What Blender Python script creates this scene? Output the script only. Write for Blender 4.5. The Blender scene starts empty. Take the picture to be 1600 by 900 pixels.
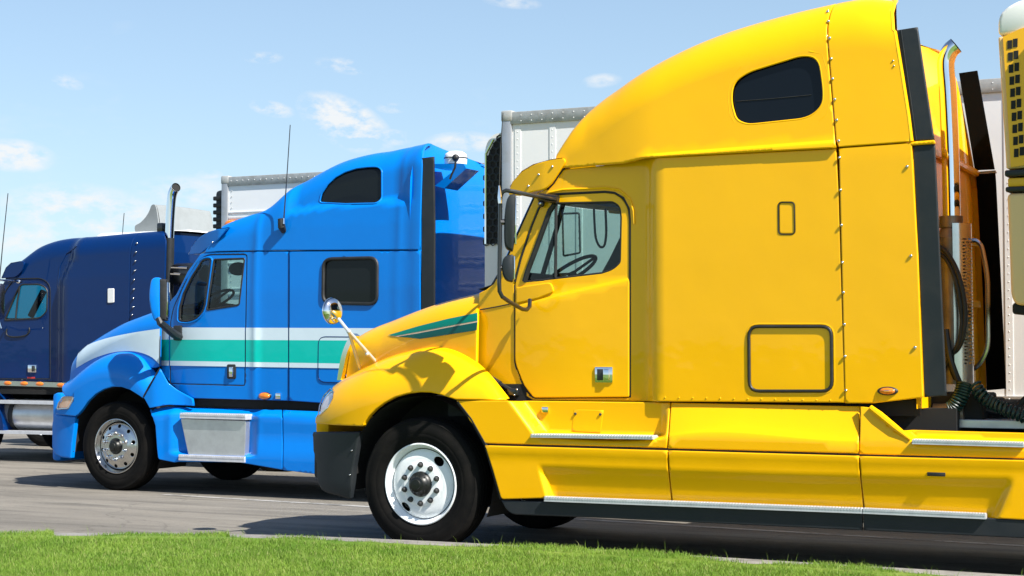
import bpy, bmesh, math, random
import numpy as np
from mathutils import Vector, Matrix
from mathutils.geometry import delaunay_2d_cdt
random.seed(7); rng = np.random.default_rng(11)
SC = bpy.context.scene
COL = SC.collection

# ------------------------------------------------------------ camera
# world: X = rearward along the trucks, Y = away from the camera across the stalls, Z = up.
# origin: ground under the outer face of the yellow truck's near steer wheel.
F = 2650.0
TH = math.atan(5300.0 / F)
PI = math.pi
sT, cT = math.sin(TH), math.cos(TH)
RIGHT = Vector((sT, cT, 0)); FWD0 = Vector((-cT, sT, 0))
PITCH = math.atan(95.0 / F)
FWD = FWD0 * math.cos(PITCH) + Vector((0, 0, 1)) * math.sin(PITCH)
UP = FWD0 * -math.sin(PITCH) + Vector((0, 0, 1)) * math.cos(PITCH)
CAM = -(RIGHT * -0.744 + FWD0 * 13.6); CAM.z = 1.54
cam_d = bpy.data.cameras.new('camera'); cam = bpy.data.objects.new('camera', cam_d); COL.objects.link(cam)
cam_d.sensor_width = 36; cam_d.lens = F / 1600 * 36; cam_d.clip_start = 0.1; cam_d.clip_end = 3000
cam.matrix_world = Matrix.Translation(CAM) @ Matrix((RIGHT, UP, -FWD)).transposed().to_4x4()
SC.camera = cam

# ------------------------------------------------------------ sun and sky
SUN_TO = Vector((1.0, -0.33, 1.13)).normalized()
SUN_EL = math.asin(SUN_TO.z); SUN_AZ = math.atan2(SUN_TO.x, SUN_TO.y)     # compass style, from +Y towards +X
SUN_STRENGTH = 4.7
SKY_STRENGTH = 0.083
ld = bpy.data.lights.new('sun', 'SUN'); ld.energy = SUN_STRENGTH; ld.angle = math.radians(0.5); ld.color = (1.0, 0.955, 0.88)
lo = bpy.data.objects.new('sun', ld); COL.objects.link(lo)
lo.rotation_euler = (-SUN_TO).to_track_quat('-Z', 'Y').to_euler(); lo.location = (20, -10, 30)
SC.view_settings.view_transform = 'Standard'; SC.view_settings.look = 'None'
SC.view_settings.exposure = 1.0; SC.view_settings.gamma = 1.0
try:
    SC.cycles.max_bounces = 10; SC.cycles.transparent_max_bounces = 16; SC.cycles.glossy_bounces = 5
except Exception: pass

def pixdir(px, py):
    return (FWD * F + RIGHT * (px - 800) - UP * (py - 450)).normalized()

world = bpy.data.worlds.new('World'); SC.world = world; world.use_nodes = True
WT = world.node_tree; WT.nodes.clear()
def wn(t, **k):
    n = WT.nodes.new(t)
    for a, b in k.items(): setattr(n, a, b)
    return n
def wmath(op, a, b=None, c=None, clamp=False):
    n = wn('ShaderNodeMath', operation=op); n.use_clamp = clamp
    for i, v in enumerate((a, b, c)):
        if v is None: continue
        if isinstance(v, (int, float)): n.inputs[i].default_value = v
        else: WT.links.new(v, n.inputs[i])
    return n.outputs[0]
sky = wn('ShaderNodeTexSky', sky_type='NISHITA'); sky.sun_disc = False
sky.sun_elevation = SUN_EL; sky.sun_rotation = SUN_AZ
sky.altitude = 1200; sky.air_density = 1.0; sky.dust_density = 1.5; sky.ozone_density = 1.6
tc = wn('ShaderNodeTexCoord'); D = tc.outputs['Generated']
def noise(scale, detail, rough=0.55, vec=None, sc=(1, 1, 1)):
    mp = wn('ShaderNodeMapping'); mp.inputs['Scale'].default_value = sc
    WT.links.new(vec or D, mp.inputs['Vector'])
    n = wn('ShaderNodeTexNoise'); n.inputs['Scale'].default_value = scale; n.inputs['Detail'].default_value = detail
    n.inputs['Roughness'].default_value = rough
    WT.links.new(mp.outputs[0], n.inputs['Vector']); return n.outputs['Fac']
n_fine = noise(62, 7, 0.62, sc=(1, 1, 2.0)); n_mid = noise(20, 5, sc=(1, 1, 2.4)); n_big = noise(5, 5, sc=(1, 1, 3.0))
# (pixel x, pixel y, half width, half height, strength, slope)
CLOUDS = [(540, 192, 76, 36, 1.5, .50), (425, 170, 34, 12, 1.1, .2), (540, 103, 46, 12, 1.0, .15), (411, 90, 30, 9, .95, 0),
          (600, 214, 44, 13, 1.1, .05), (22, 243, 58, 24, 1.3, .1), (130, 330, 120, 40, 1.15, .08), (105, 128, 24, 10, .8, .3),
          (725, 222, 60, 16, .95, 0), (613, 169, 24, 8, .75, 0), (325, 273, 22, 8, .7, 0), (940, 126, 30, 11, .7, -.1),
          (800, 3, 44, 10, .7, .1), (70, 375, 90, 30, .9, 0), (290, 300, 80, 26, .7, 0)]
cl = None
for (px, py, a, b, s, sl) in CLOUDS:
    c = pixdir(px, py)
    ex = (pixdir(px + 20, py + 20 * sl) - pixdir(px - 20, py - 20 * sl)).normalized(); ey = c.cross(ex).normalized()
    def dotn(v, k):
        n = wn('ShaderNodeVectorMath', operation='DOT_PRODUCT'); WT.links.new(D, n.inputs[0]); n.inputs[1].default_value = tuple(v * k)
        return n.outputs['Value']
    u = wmath('SUBTRACT', dotn(ex, F / a), c.dot(ex) * F / a); v = dotn(ey, F / b)
    r2 = wmath('ADD', wmath('MULTIPLY', u, u), wmath('MULTIPLY', v, v))
    front = wmath('GREATER_THAN', dotn(c, 1.0), 0.5)
    g = wmath('MULTIPLY', wmath('MULTIPLY', wmath('SUBTRACT', 1.25, r2, clamp=True), s), front)
    cl = g if cl is None else wmath('MAXIMUM', cl, g)
tex = wmath('ADD', wmath('MULTIPLY', n_fine, 2.3), wmath('MULTIPLY', n_mid, 1.6))
dens = wmath('MULTIPLY', cl, wmath('MULTIPLY', wmath('SUBTRACT', tex, 1.72), 1.7, clamp=True), clamp=True)
# faint scattered cloud over the rest of the dome
sep = wn('ShaderNodeSeparateXYZ'); WT.links.new(D, sep.inputs[0])
low = wmath('MULTIPLY', wmath('SUBTRACT', wmath('ADD', wmath('MULTIPLY', n_big, 1.0), wmath('MULTIPLY', n_mid, .5)), 0.86), 3.0, clamp=True)
veil = wmath('MULTIPLY', low, wmath('SUBTRACT', 1.0, wmath('MULTIPLY', wmath('ABSOLUTE', sep.outputs['Z']), 1.5), clamp=True))
dens = wmath('MAXIMUM', dens, wmath('MULTIPLY', veil, 0.5))
# pale summer haze: thickest at the horizon
hz = wmath('POWER', wmath('SUBTRACT', 1.0, wmath('ABSOLUTE', sep.outputs['Z']), clamp=True), 2.6)
mixh = wn('ShaderNodeMix', data_type='RGBA'); WT.links.new(wmath('MULTIPLY', hz, 0.62), mixh.inputs[0])
WT.links.new(sky.outputs[0], mixh.inputs[6]); mixh.inputs[7].default_value = (3.25, 4.55, 5.5, 1)
mixc = wn('ShaderNodeMix', data_type='RGBA'); WT.links.new(wmath('MULTIPLY', dens, 0.9), mixc.inputs[0])
WT.links.new(mixh.outputs[2], mixc.inputs[6]); mixc.inputs[7].default_value = (5.6, 5.7, 5.75, 1)
bg = wn('ShaderNodeBackground'); bg.inputs['Strength'].default_value = SKY_STRENGTH
WT.links.new(mixc.outputs[2], bg.inputs['Color'])
wo = wn('ShaderNodeOutputWorld'); WT.links.new(bg.outputs[0], wo.inputs[0])

# ------------------------------------------------------------ pixel -> plane helpers
def W(px, py, y=0.0):
    d = pixdir(px, py); t = (y - CAM.y) / d.y; p = CAM + d * t
    return (p.x, p.z)
def G(px, py, z=0.0):
    d = pixdir(px, py); t = (z - CAM.z) / d.z; p = CAM + d * t
    return (p.x, p.y)
SLOPE = 0.012; Z0 = -0.07
def gz(y): return Z0 - SLOPE * max(0.0, y)
def GT(px, py, off=0.0):
    z = Z0
    for _ in range(30):
        x, y = G(px, py, z + off); z = gz(y)
    return Vector((x, y, z + off))
def PX(p):
    v = Vector(p) - CAM; z = v.dot(FWD); return (800 + F * v.dot(RIGHT) / z, 450 - F * v.dot(UP) / z)

# ------------------------------------------------------------ materials
def material(name, col, rough=0.5, metal=0.0, coat=0.0, spec=0.5, coat_rough=0.04, var=None, bump=None, ior=1.5):
    """var=(scale, amount, colour) mottles the base; bump=(scale, strength)"""
    m = bpy.data.materials.new(name); m.use_nodes = True; t = m.node_tree; b = t.nodes['Principled BSDF']
    b.inputs['Base Color'].default_value = (*col, 1); b.inputs['Roughness'].default_value = rough
    b.inputs['Metallic'].default_value = metal; b.inputs['Coat Weight'].default_value = coat
    b.inputs['Coat Roughness'].default_value = coat_rough; b.inputs['Specular IOR Level'].default_value = spec
    b.inputs['IOR'].default_value = ior
    tcn = t.nodes.new('ShaderNodeTexCoord')
    if var:
        sc_, amt, c2 = var[:3]
        n = t.nodes.new('ShaderNodeTexNoise'); n.inputs['Scale'].default_value = sc_; n.inputs['Detail'].default_value = 6
        n.inputs['Roughness'].default_value = 0.65
        t.links.new(tcn.outputs['Object'], n.inputs['Vector'])
        r = t.nodes.new('ShaderNodeMapRange'); r.inputs[1].default_value = 0.42; r.inputs[2].default_value = 0.75
        r.inputs[4].default_value = amt; t.links.new(n.outputs['Fac'], r.inputs[0])
        x = t.nodes.new('ShaderNodeMix'); x.data_type = 'RGBA'; x.inputs[6].default_value = (*col, 1); x.inputs[7].default_value = (*c2, 1)
        t.links.new(r.outputs[0], x.inputs[0]); t.links.new(x.outputs[2], b.inputs['Base Color'])
        r2 = t.nodes.new('ShaderNodeMapRange'); r2.inputs[1].default_value = 0.3; r2.inputs[2].default_value = 0.8
        r2.inputs[3].default_value = rough * 0.85; r2.inputs[4].default_value = min(1, rough * 1.25)
        t.links.new(n.outputs['Fac'], r2.inputs[0]); t.links.new(r2.outputs[0], b.inputs['Roughness'])
    if bump:
        n = t.nodes.new('ShaderNodeTexNoise'); n.inputs['Scale'].default_value = bump[0]; n.inputs['Detail'].default_value = 3
        t.links.new(tcn.outputs['Object'], n.inputs['Vector'])
        bp = t.nodes.new('ShaderNodeBump'); bp.inputs['Strength'].default_value = bump[1]; bp.inputs['Distance'].default_value = bump[2] if len(bump) > 2 else 0.01
        t.links.new(n.outputs['Fac'], bp.inputs['Height']); t.links.new(bp.outputs[0], b.inputs['Normal'])
        if len(bump) > 3: t.links.new(bp.outputs[0], b.inputs['Coat Normal'])
    return m
def paint(name, col, dirt=(0.25, 0.2, 0.13), amt=0.10, rough=0.38):
    return material(name, col, rough, 0, 0.42, 0.10, 0.03, var=(1.7, amt, dirt), bump=(2.2, 0.35, 0.012, 1))
M = {}
M['yellow'] = paint('yellow_paint', (0.94, 0.475, 0.001), (0.85, 0.40, 0.002), 0.25)
M['yellow_mesh'] = material('yellow_grille_paint', (0.90, 0.45, 0.01), 0.45)
M['blue'] = paint('blue_paint', (0.0, 0.185, 0.66), (0.0, 0.16, 0.56), 0.25)
M['navy'] = paint('navy_paint', (0.000, 0.020, 0.105), (0.000, 0.021, 0.085), 0.2)
M['white_paint'] = paint('white_paint', (0.80, 0.82, 0.83), (0.6, 0.6, 0.58), 0.3)
M['teal'] = paint('teal_paint', (0.0, 0.50, 0.42), (0.0, 0.4, 0.34), 0.2)
M['swoosh'] = paint('pale_silver_paint', (0.62, 0.75, 0.82), (0.5, 0.6, 0.66), 0.2)
M['green_a'] = paint('sea_green_vinyl', (0.0, 0.20, 0.15), (0.0, 0.15, 0.12), 0.2)
M['green_b'] = paint('dark_green_vinyl', (0.0, 0.10, 0.095), (0.0, 0.08, 0.08), 0.2)
M['pink'] = material('pale_pinstripe', (0.75, 0.5, 0.35), 0.4)
M['black'] = material('black_rubber_trim', (0.012, 0.013, 0.014), 0.55, var=(9, .5, (0.03, 0.03, 0.03)))
M['blackg'] = material('black_satin_metal', (0.012, 0.013, 0.015), 0.32, 0, 0.4)
M['charcoal'] = material('charcoal_plastic', (0.014, 0.018, 0.022), 0.50, spec=.35, var=(5, .6, (0.028, 0.030, 0.031)), bump=(160, .25, .002))
M['tyre'] = material('tyre_rubber', (0.006, 0.0058, 0.0055), 0.85, spec=.12, var=(5, .7, (0.017, 0.015, 0.013)), bump=(60, .2, .002))
M['extender_shade'] = material('shaded_extender_black', (0.005, 0.0055, 0.006), 0.9, spec=.03)  # far extenders: charcoal darkened in colour to cancel the yellow bounce light
M['dark'] = material('dark_underbody', (0.010, 0.010, 0.010), 0.85)
M['chrome'] = material('chrome', (0.86, 0.87, 0.88), 0.06, 1.0)
M['stainless'] = material('polished_steel', (0.62, 0.62, 0.61), 0.22, 1.0, var=(4, .5, (0.42, 0.40, 0.37)))
M['alu'] = material('bright_aluminium', (0.66, 0.67, 0.70), 0.42, 0.35, var=(14, .6, (0.45, 0.45, 0.46)))
M['brushed'] = material('brushed_aluminium', (0.66, 0.67, 0.67), 0.38, 0.8, var=(3, .7, (0.42, 0.42, 0.41)))
M['rust'] = material('heat_stained_steel', (0.30, 0.25, 0.21), 0.45, 0.7, var=(5, .8, (0.12, 0.09, 0.07)))
M['wheel_white'] = material('white_wheel_enamel', (0.86, 0.89, 0.90), 0.4, 0, 0.25, .2, var=(6, .2, (0.66, 0.69, 0.70)))
M['hub'] = material('dark_greasy_hub', (0.008, 0.009, 0.008), 0.4, 0.1)
M['nut'] = material('steel_lug_nut', (0.05, 0.05, 0.05), 0.4, 0.5)
M['interior'] = material('grey_cab_interior', (0.045, 0.055, 0.06), 0.8)
M['interior_d'] = material('dark_cab_interior', (0.015, 0.018, 0.02), 0.8)
M['dkglass'] = material('smoked_glass', (0.004, 0.006, 0.009), 0.08, 0, 0.0, 0.28)
M['dkglass_n'] = material('shaded_bunk_glass', (0.006, 0.008, 0.009), 0.25, 0, 0.0, 0.3)
M['amber'] = material('amber_lens', (0.85, 0.22, 0.01), 0.15, 0, 1.0, var=(30, .6, (0.45, 0.08, 0.0)))
M['lens'] = material('clear_lens', (0.66, 0.66, 0.66), 0.12, 0.1, 1.0, var=(16, .9, (0.70, 0.34, 0.24)))
M['leg_chrome'] = material('chrome_shine_grey', (0.55, 0.56, 0.58), 0.2, 0.15, 0.6)  # pale grey with the chrome's bright reflections put into the colour
M['lens_b'] = material('amber_tinted_lens', (0.74, 0.40, 0.28), 0.12, 0.1, 1.0, var=(14, .8, (0.70, 0.62, 0.58)))
M['lens_white'] = material('clear_lamp_glass', (0.75, 0.77, 0.78), 0.10, 0.3, 1.0)
M['trailer'] = material('white_trailer_sheet', (0.82, 0.83, 0.83), 0.42, 0, 0.15, .3, var=(1.3, .4, (0.72, 0.73, 0.73)), bump=(0.9, .3, .02))
M['trailer_edge'] = material('aluminium_rail', (0.50, 0.51, 0.52), 0.45, 0.7, var=(8, .6, (0.33, 0.33, 0.32)))
M['galv'] = material('weathered_rail', (0.50, 0.50, 0.48), 0.5, 0.3, var=(9, .8, (0.28, 0.27, 0.25)))
M['reefer'] = material('off_white_housing', (0.80, 0.79, 0.76), 0.34, 0, 0.2)
M['tan'] = material('yellow_lit_housing', (0.90, 0.58, 0.28), 0.45, 0, 0.0, .1, var=(1.5, .5, (0.80, 0.56, 0.32)))  # tan is the yellow truck's reflected light, painted into the base colour
M['mirror_glass'] = material('mirror_glass', (0.75, 0.78, 0.8), 0.03, 1.0)
M['hose_g'] = material('green_coil_hose', (0.004, 0.030, 0.026), 0.4)
M['fibre'] = material('weathered_fibreglass', (0.24, 0.26, 0.265), 0.5, spec=.2, var=(6, .6, (0.19, 0.205, 0.205)))
M['dome_white'] = material('white_plastic', (0.82, 0.81, 0.78), 0.35)

def glass(name, tint, refl=1.0):
    m = bpy.data.materials.new(name); m.use_nodes = True; t = m.node_tree; t.nodes.clear()
    o = t.nodes.new('ShaderNodeOutputMaterial'); mx = t.nodes.new('ShaderNodeMixShader'); fr = t.nodes.new('ShaderNodeFresnel')
    gm = t.nodes.new('ShaderNodeNewGeometry'); im = t.nodes.new('ShaderNodeMapRange'); im.inputs[3].default_value = 1.5; im.inputs[4].default_value = 1 / 1.5
    t.links.new(gm.outputs['Backfacing'], im.inputs[0]); t.links.new(im.outputs[0], fr.inputs[0])
    ml = t.nodes.new('ShaderNodeMath'); ml.operation = 'MULTIPLY'; ml.inputs[1].default_value = refl; t.links.new(fr.outputs[0], ml.inputs[0])
    tr = t.nodes.new('ShaderNodeBsdfTransparent'); tr.inputs[0].default_value = (*tint, 1)
    gl = t.nodes.new('ShaderNodeBsdfGlossy'); gl.inputs['Roughness'].default_value = 0.01
    t.links.new(ml.outputs[0], mx.inputs[0]); t.links.new(tr.outputs[0], mx.inputs[1]); t.links.new(gl.outputs[0], mx.inputs[2])
    t.links.new(mx.outputs[0], o.inputs[0]); return m
M['glass'] = glass('tinted_glass', (0.52, 0.68, 0.66))
M['glass_blue'] = glass('blue_tinted_glass', (0.10, 0.42, 0.56))

# ------------------------------------------------------------ objects
def root(name, loc, label, cat, group=None):
    o = bpy.data.objects.new(name, None); COL.objects.link(o); o.location = loc; o.empty_display_size = 0.3
    o['label'] = label; o['category'] = cat
    if group: o['group'] = group
    return o
def wloc(o):
    v = Vector(o.location)
    while o.parent: o = o.parent; v += Vector(o.location)
    return v
def obj(name, verts, faces, mat, parent=None, smooth=False, normals=None, label=None, kind=None, cat=None, angle=None):
    me = bpy.data.meshes.new(name)
    off = wloc(parent) if parent else Vector((0, 0, 0))
    vv = [(v[0] - off.x, v[1] - off.y, v[2] - off.z) for v in verts]
    me.from_pydata(vv, [], faces); me.update()
    me.materials.append(M[mat] if isinstance(mat, str) else mat)
    if smooth or normals is not None:
        me.polygons.foreach_set('use_smooth', [True] * len(me.polygons))
    if angle is not None:
        try: me.set_sharp_from_angle(angle=math.radians(angle))
        except Exception: pass
    if normals is not None:
        me.normals_split_custom_set_from_vertices(normals)
    o = bpy.data.objects.new(name, me); COL.objects.link(o)
    if parent: o.parent = parent
    if label: o['label'] = label
    if kind: o['kind'] = kind
    if cat: o['category'] = cat
    return o
def from_bm(name, bm, mat, parent=None, smooth=False, angle=35, **k):
    bm.verts.index_update()
    v = [tuple(x.co) for x in bm.verts]; f = [[q.index for q in p.verts] for p in bm.faces]; bm.free()
    return obj(name, v, f, mat, parent, smooth, angle=angle if smooth else None, **k)
class MB:
    """collects simple shapes into one mesh"""
    def __init__(s): s.v = []; s.f = []
    def add(s, v, f):
        n = len(s.v); s.v += [tuple(x) for x in v]; s.f += [[i + n for i in q] for q in f]; return s
    def bm(s, b):
        b.verts.index_update(); s.add([tuple(x.co) for x in b.verts], [[q.index for q in p.verts] for p in b.faces]); b.free(); return s
    def box(s, a, b, bev=0.0, rot=None, seg=2):
        c = [(a[i] + b[i]) / 2 for i in range(3)]; d = [abs(b[i] - a[i]) for i in range(3)]
        m = bmesh.new(); bmesh.ops.create_cube(m, size=1)
        for v in m.verts: v.co = Vector((v.co.x * d[0], v.co.y * d[1], v.co.z * d[2]))
        if bev: bmesh.ops.bevel(m, geom=m.edges[:], offset=min(bev, min(d) * .49), segments=seg, affect='EDGES', profile=.5)
        for v in m.verts:
            if rot is not None: v.co = rot @ v.co
            v.co += Vector(c)
        return s.bm(m)
    def tube(s, pts, r, n=10, closed=False, caps=True):
        P = [Vector(p) for p in pts]; R = r if isinstance(r, (list, tuple)) else [r] * len(P)
        N = len(P); base = len(s.v); ref = None
        for i, p in enumerate(P):
            a = P[(i - 1) % N] if (closed or i > 0) else p; b = P[(i + 1) % N] if (closed or i < N - 1) else p
            t = (b - a).normalized()
            if ref is None: ref = t.orthogonal().normalized()
            ref = (ref - t * ref.dot(t)); ref = ref.normalized() if ref.length > 1e-6 else t.orthogonal().normalized()
            bi = t.cross(ref)
            for k in range(n):
                an = 2 * PI * k / n; s.v.append(tuple(p + (ref * math.cos(an) + bi * math.sin(an)) * R[i]))
        for i in range(N if closed else N - 1):
            for k in range(n):
                a = base + i * n + k; b = base + i * n + (k + 1) % n; j = (i + 1) % N
                s.f.append([a, b, base + j * n + (k + 1) % n, base + j * n + k])
        if caps and not closed:
            s.f.append([base + k for k in range(n)][::-1]); s.f.append([base + (N - 1) * n + k for k in range(n)])
        return s
    def lathe(s, prof, c, n=48, axis='Y', closed=False):
        """prof = [(radius, offset along axis)]"""
        base = len(s.v); c = Vector(c); m = len(prof)
        for k in range(n):
            a = 2 * PI * k / n; ca, sa = math.cos(a), math.sin(a)
            for (r, h) in prof:
                if axis == 'Y': s.v.append((c.x + r * ca, c.y + h, c.z + r * sa))
                elif axis == 'Z': s.v.append((c.x + r * ca, c.y + r * sa, c.z + h))
                else: s.v.append((c.x + h, c.y + r * ca, c.z + r * sa))
        for k in range(n):
            k2 = (k + 1) % n
            for j in range(m - 1 if not closed else m):
                j2 = (j + 1) % m
                s.f.append([base + k * m + j, base + k * m + j2, base + k2 * m + j2, base + k2 * m + j])
        return s
    def ball(s, c, r, sc=(1, 1, 1), u=10, v=6):
        m = bmesh.new(); bmesh.ops.create_uvsphere(m, u_segments=u, v_segments=v, radius=r)
        for q in m.verts: q.co = Vector((q.co.x * sc[0] + c[0], q.co.y * sc[1] + c[1], q.co.z * sc[2] + c[2]))
        return s.bm(m)
    def prism(s, pts, y0, y1):
        """polygon in (X,Z) extruded from y0 to y1"""
        n = len(s.v); k = len(pts)
        s.v += [(p[0], y0, p[1]) for p in pts] + [(p[0], y1, p[1]) for p in pts]
        s.f.append([n + i for i in range(k)]); s.f.append([n + k + i for i in range(k)][::-1])
        for i in range(k): j = (i + 1) % k; s.f.append([n + i, n + k + i, n + k + j, n + j])
        return s
    def quad(s, a, b, c, d): return s.add([a, b, c, d], [[0, 1, 2, 3]])
    def build(s, name, mat, parent=None, smooth=True, angle=35, fix=True, **k):
        if fix:
            b = bmesh.new(); vs = [b.verts.new(v) for v in s.v]
            for f in s.f:
                try: b.faces.new([vs[i] for i in f])
                except ValueError: pass
            bmesh.ops.recalc_face_normals(b, faces=b.faces[:])
            return from_bm(name, b, mat, parent, smooth, angle, **k)
        return obj(name, s.v, s.f, mat, parent, smooth, angle=angle if smooth else None, **k)

# ------------------------------------------------------------ traced panels on curved surfaces
def smooth01(t): t = max(0.0, min(1.0, t)); return t * t * (3 - 2 * t)
def interp(pts):
    P = sorted(pts); xs = np.array([p[0] for p in P]); ys = np.array([p[1] for p in P])
    # monotone-ish cubic through the points
    d = np.gradient(ys, xs) if len(xs) > 2 else np.array([(ys[1] - ys[0]) / (xs[1] - xs[0])] * 2)
    def f(x):
        if x <= xs[0]: return float(ys[0] + d[0] * (x - xs[0]))
        if x >= xs[-1]: return float(ys[-1] + d[-1] * (x - xs[-1]))
        i = int(np.searchsorted(xs, x)) - 1; i = max(0, min(i, len(xs) - 2)); h = xs[i + 1] - xs[i]; t = (x - xs[i]) / h
        return float((2 * t**3 - 3 * t**2 + 1) * ys[i] + (t**3 - 2 * t**2 + t) * h * d[i] + (-2 * t**3 + 3 * t**2) * ys[i + 1] + (t**3 - t**2) * h * d[i + 1])
    return f
QL = 0.5
class Surf:
    """near side surface y = base(X, z); with a top it rolls over from zs(X) to zt(X), inwards by d(X); q=QL is the top line"""
    def __init__(s, base, zt=None, h=None, d=None):
        s.base = base; s.zt = zt; s.h = h; s.d = d
    def map(s, u, q):
        if s.zt is None: return Vector((u, s.base(u, q), q))
        zt = s.zt(u); h = s.h(u); zs = zt - h
        if q <= 0: return Vector((u, s.base(u, zs + q), zs + q))
        a = min(q / QL, 1.0) * PI / 2
        z = zs + h * math.sin(a); return Vector((u, s.base(u, zs) + s.d(u) * (1 - math.cos(a)), z))
    def uv(s, X, z):
        if s.zt is None: return (X, z)
        zt = s.zt(X); h = s.h(X); zs = zt - h
        if z <= zs: return (X, z - zs)
        return (X, math.asin(min(1.0, (z - zs) / h)) / (PI / 2) * QL)
    def pix(s, px, py):
        y = 0.0; u = (0, 0)
        for _ in range(14):
            X, z = W(px, py, y); u = s.uv(X, z); y = 0.5 * y + 0.5 * s.map(*u).y
        return u
    def at(s, px, py, off=0.0):
        u = s.pix(px, py); return s.map(*u) + s.nrm(*u) * off
    def nrm(s, u, q):
        e = 0.012; q2 = min(q, QL - e) if s.zt else q
        a = s.map(u + e, q2) - s.map(u - e, q2); b = s.map(u, q2 + e) - s.map(u, q2 - e)
        n = a.cross(b); n = n if n.length > 1e-12 else Vector((0, -1, 0)); n.normalize()
        return n
def off_surf(S, o):
    class O(Surf):
        def __init__(s): s.base = S.base; s.zt = S.zt; s.h = S.h; s.d = S.d
        def map(s, u, q): return S.map(u, q) + S.nrm(u, q) * o
    return O()
def densify(pts, step, closed=True):
    out = []; n = len(pts)
    for i in range(n if closed else n - 1):
        a = pts[i][:2]; b = pts[(i + 1) % n][:2]; d = math.dist(a, b); k = max(1, int(math.ceil(d / step)))
        for j in range(k): t = j / k; out.append((a[0] + (b[0] - a[0]) * t, a[1] + (b[1] - a[1]) * t))
    if not closed: out.append(pts[-1][:2])
    return out
def rnd(pts, closed=True, seg=5):
    """pts (x, y[, radius]): corners with a radius are rounded"""
    out = []; n = len(pts)
    for i, p in enumerate(pts):
        r = p[2] if len(p) > 2 else 0
        if not r or (not closed and i in (0, n - 1)): out.append((p[0], p[1])); continue
        a = Vector(pts[i - 1][:2]); b = Vector(p[:2]); c = Vector(pts[(i + 1) % n][:2])
        ra = min(r, (a - b).length * .49); rc = min(r, (c - b).length * .49)
        s = b + (a - b).normalized() * ra; e = b + (c - b).normalized() * rc
        for k in range(seg + 1):
            t = k / seg; q = s * (1 - t)**2 + b * 2 * t * (1 - t) + e * t * t; out.append((q.x, q.y))
    return out
def curve(pts, n=6):
    """Catmull-Rom through open points"""
    P = [Vector(p[:2]) for p in pts]; out = []
    for i in range(len(P) - 1):
        p0 = P[i - 1] if i else P[0]; p1 = P[i]; p2 = P[i + 1]; p3 = P[i + 2] if i + 2 < len(P) else P[-1]
        for k in range(n):
            t = k / n; q = 0.5 * ((2 * p1) + (p2 - p0) * t + (2 * p0 - 5 * p1 + 4 * p2 - p3) * t * t + (3 * p1 - p0 - 3 * p2 + p3) * t**3)
            out.append((q.x, q.y))
    out.append((P[-1].x, P[-1].y)); return out
def inside(poly, X, Y):
    c = np.zeros(X.shape, bool); n = len(poly)
    for i in range(n):
        x1, y1 = poly[i]; x2, y2 = poly[(i + 1) % n]
        if y1 == y2: continue
        m = ((y1 > Y) != (y2 > Y)) & (X < (x2 - x1) * (Y - y1) / (y2 - y1) + x1); c ^= m
    return c
def dist_poly(poly, X, Y):
    d = np.full(X.shape, 1e9); n = len(poly)
    for i in range(n):
        a = np.array(poly[i]); b = np.array(poly[(i + 1) % n]); ab = b - a; L = ab @ ab
        if L < 1e-14: continue
        t = np.clip(((X - a[0]) * ab[0] + (Y - a[1]) * ab[1]) / L, 0, 1)
        d = np.minimum(d, np.hypot(X - a[0] - t * ab[0], Y - a[1] - t * ab[1]))
    return d
class PTrans:   # mirror about y = yc
    pass
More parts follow.
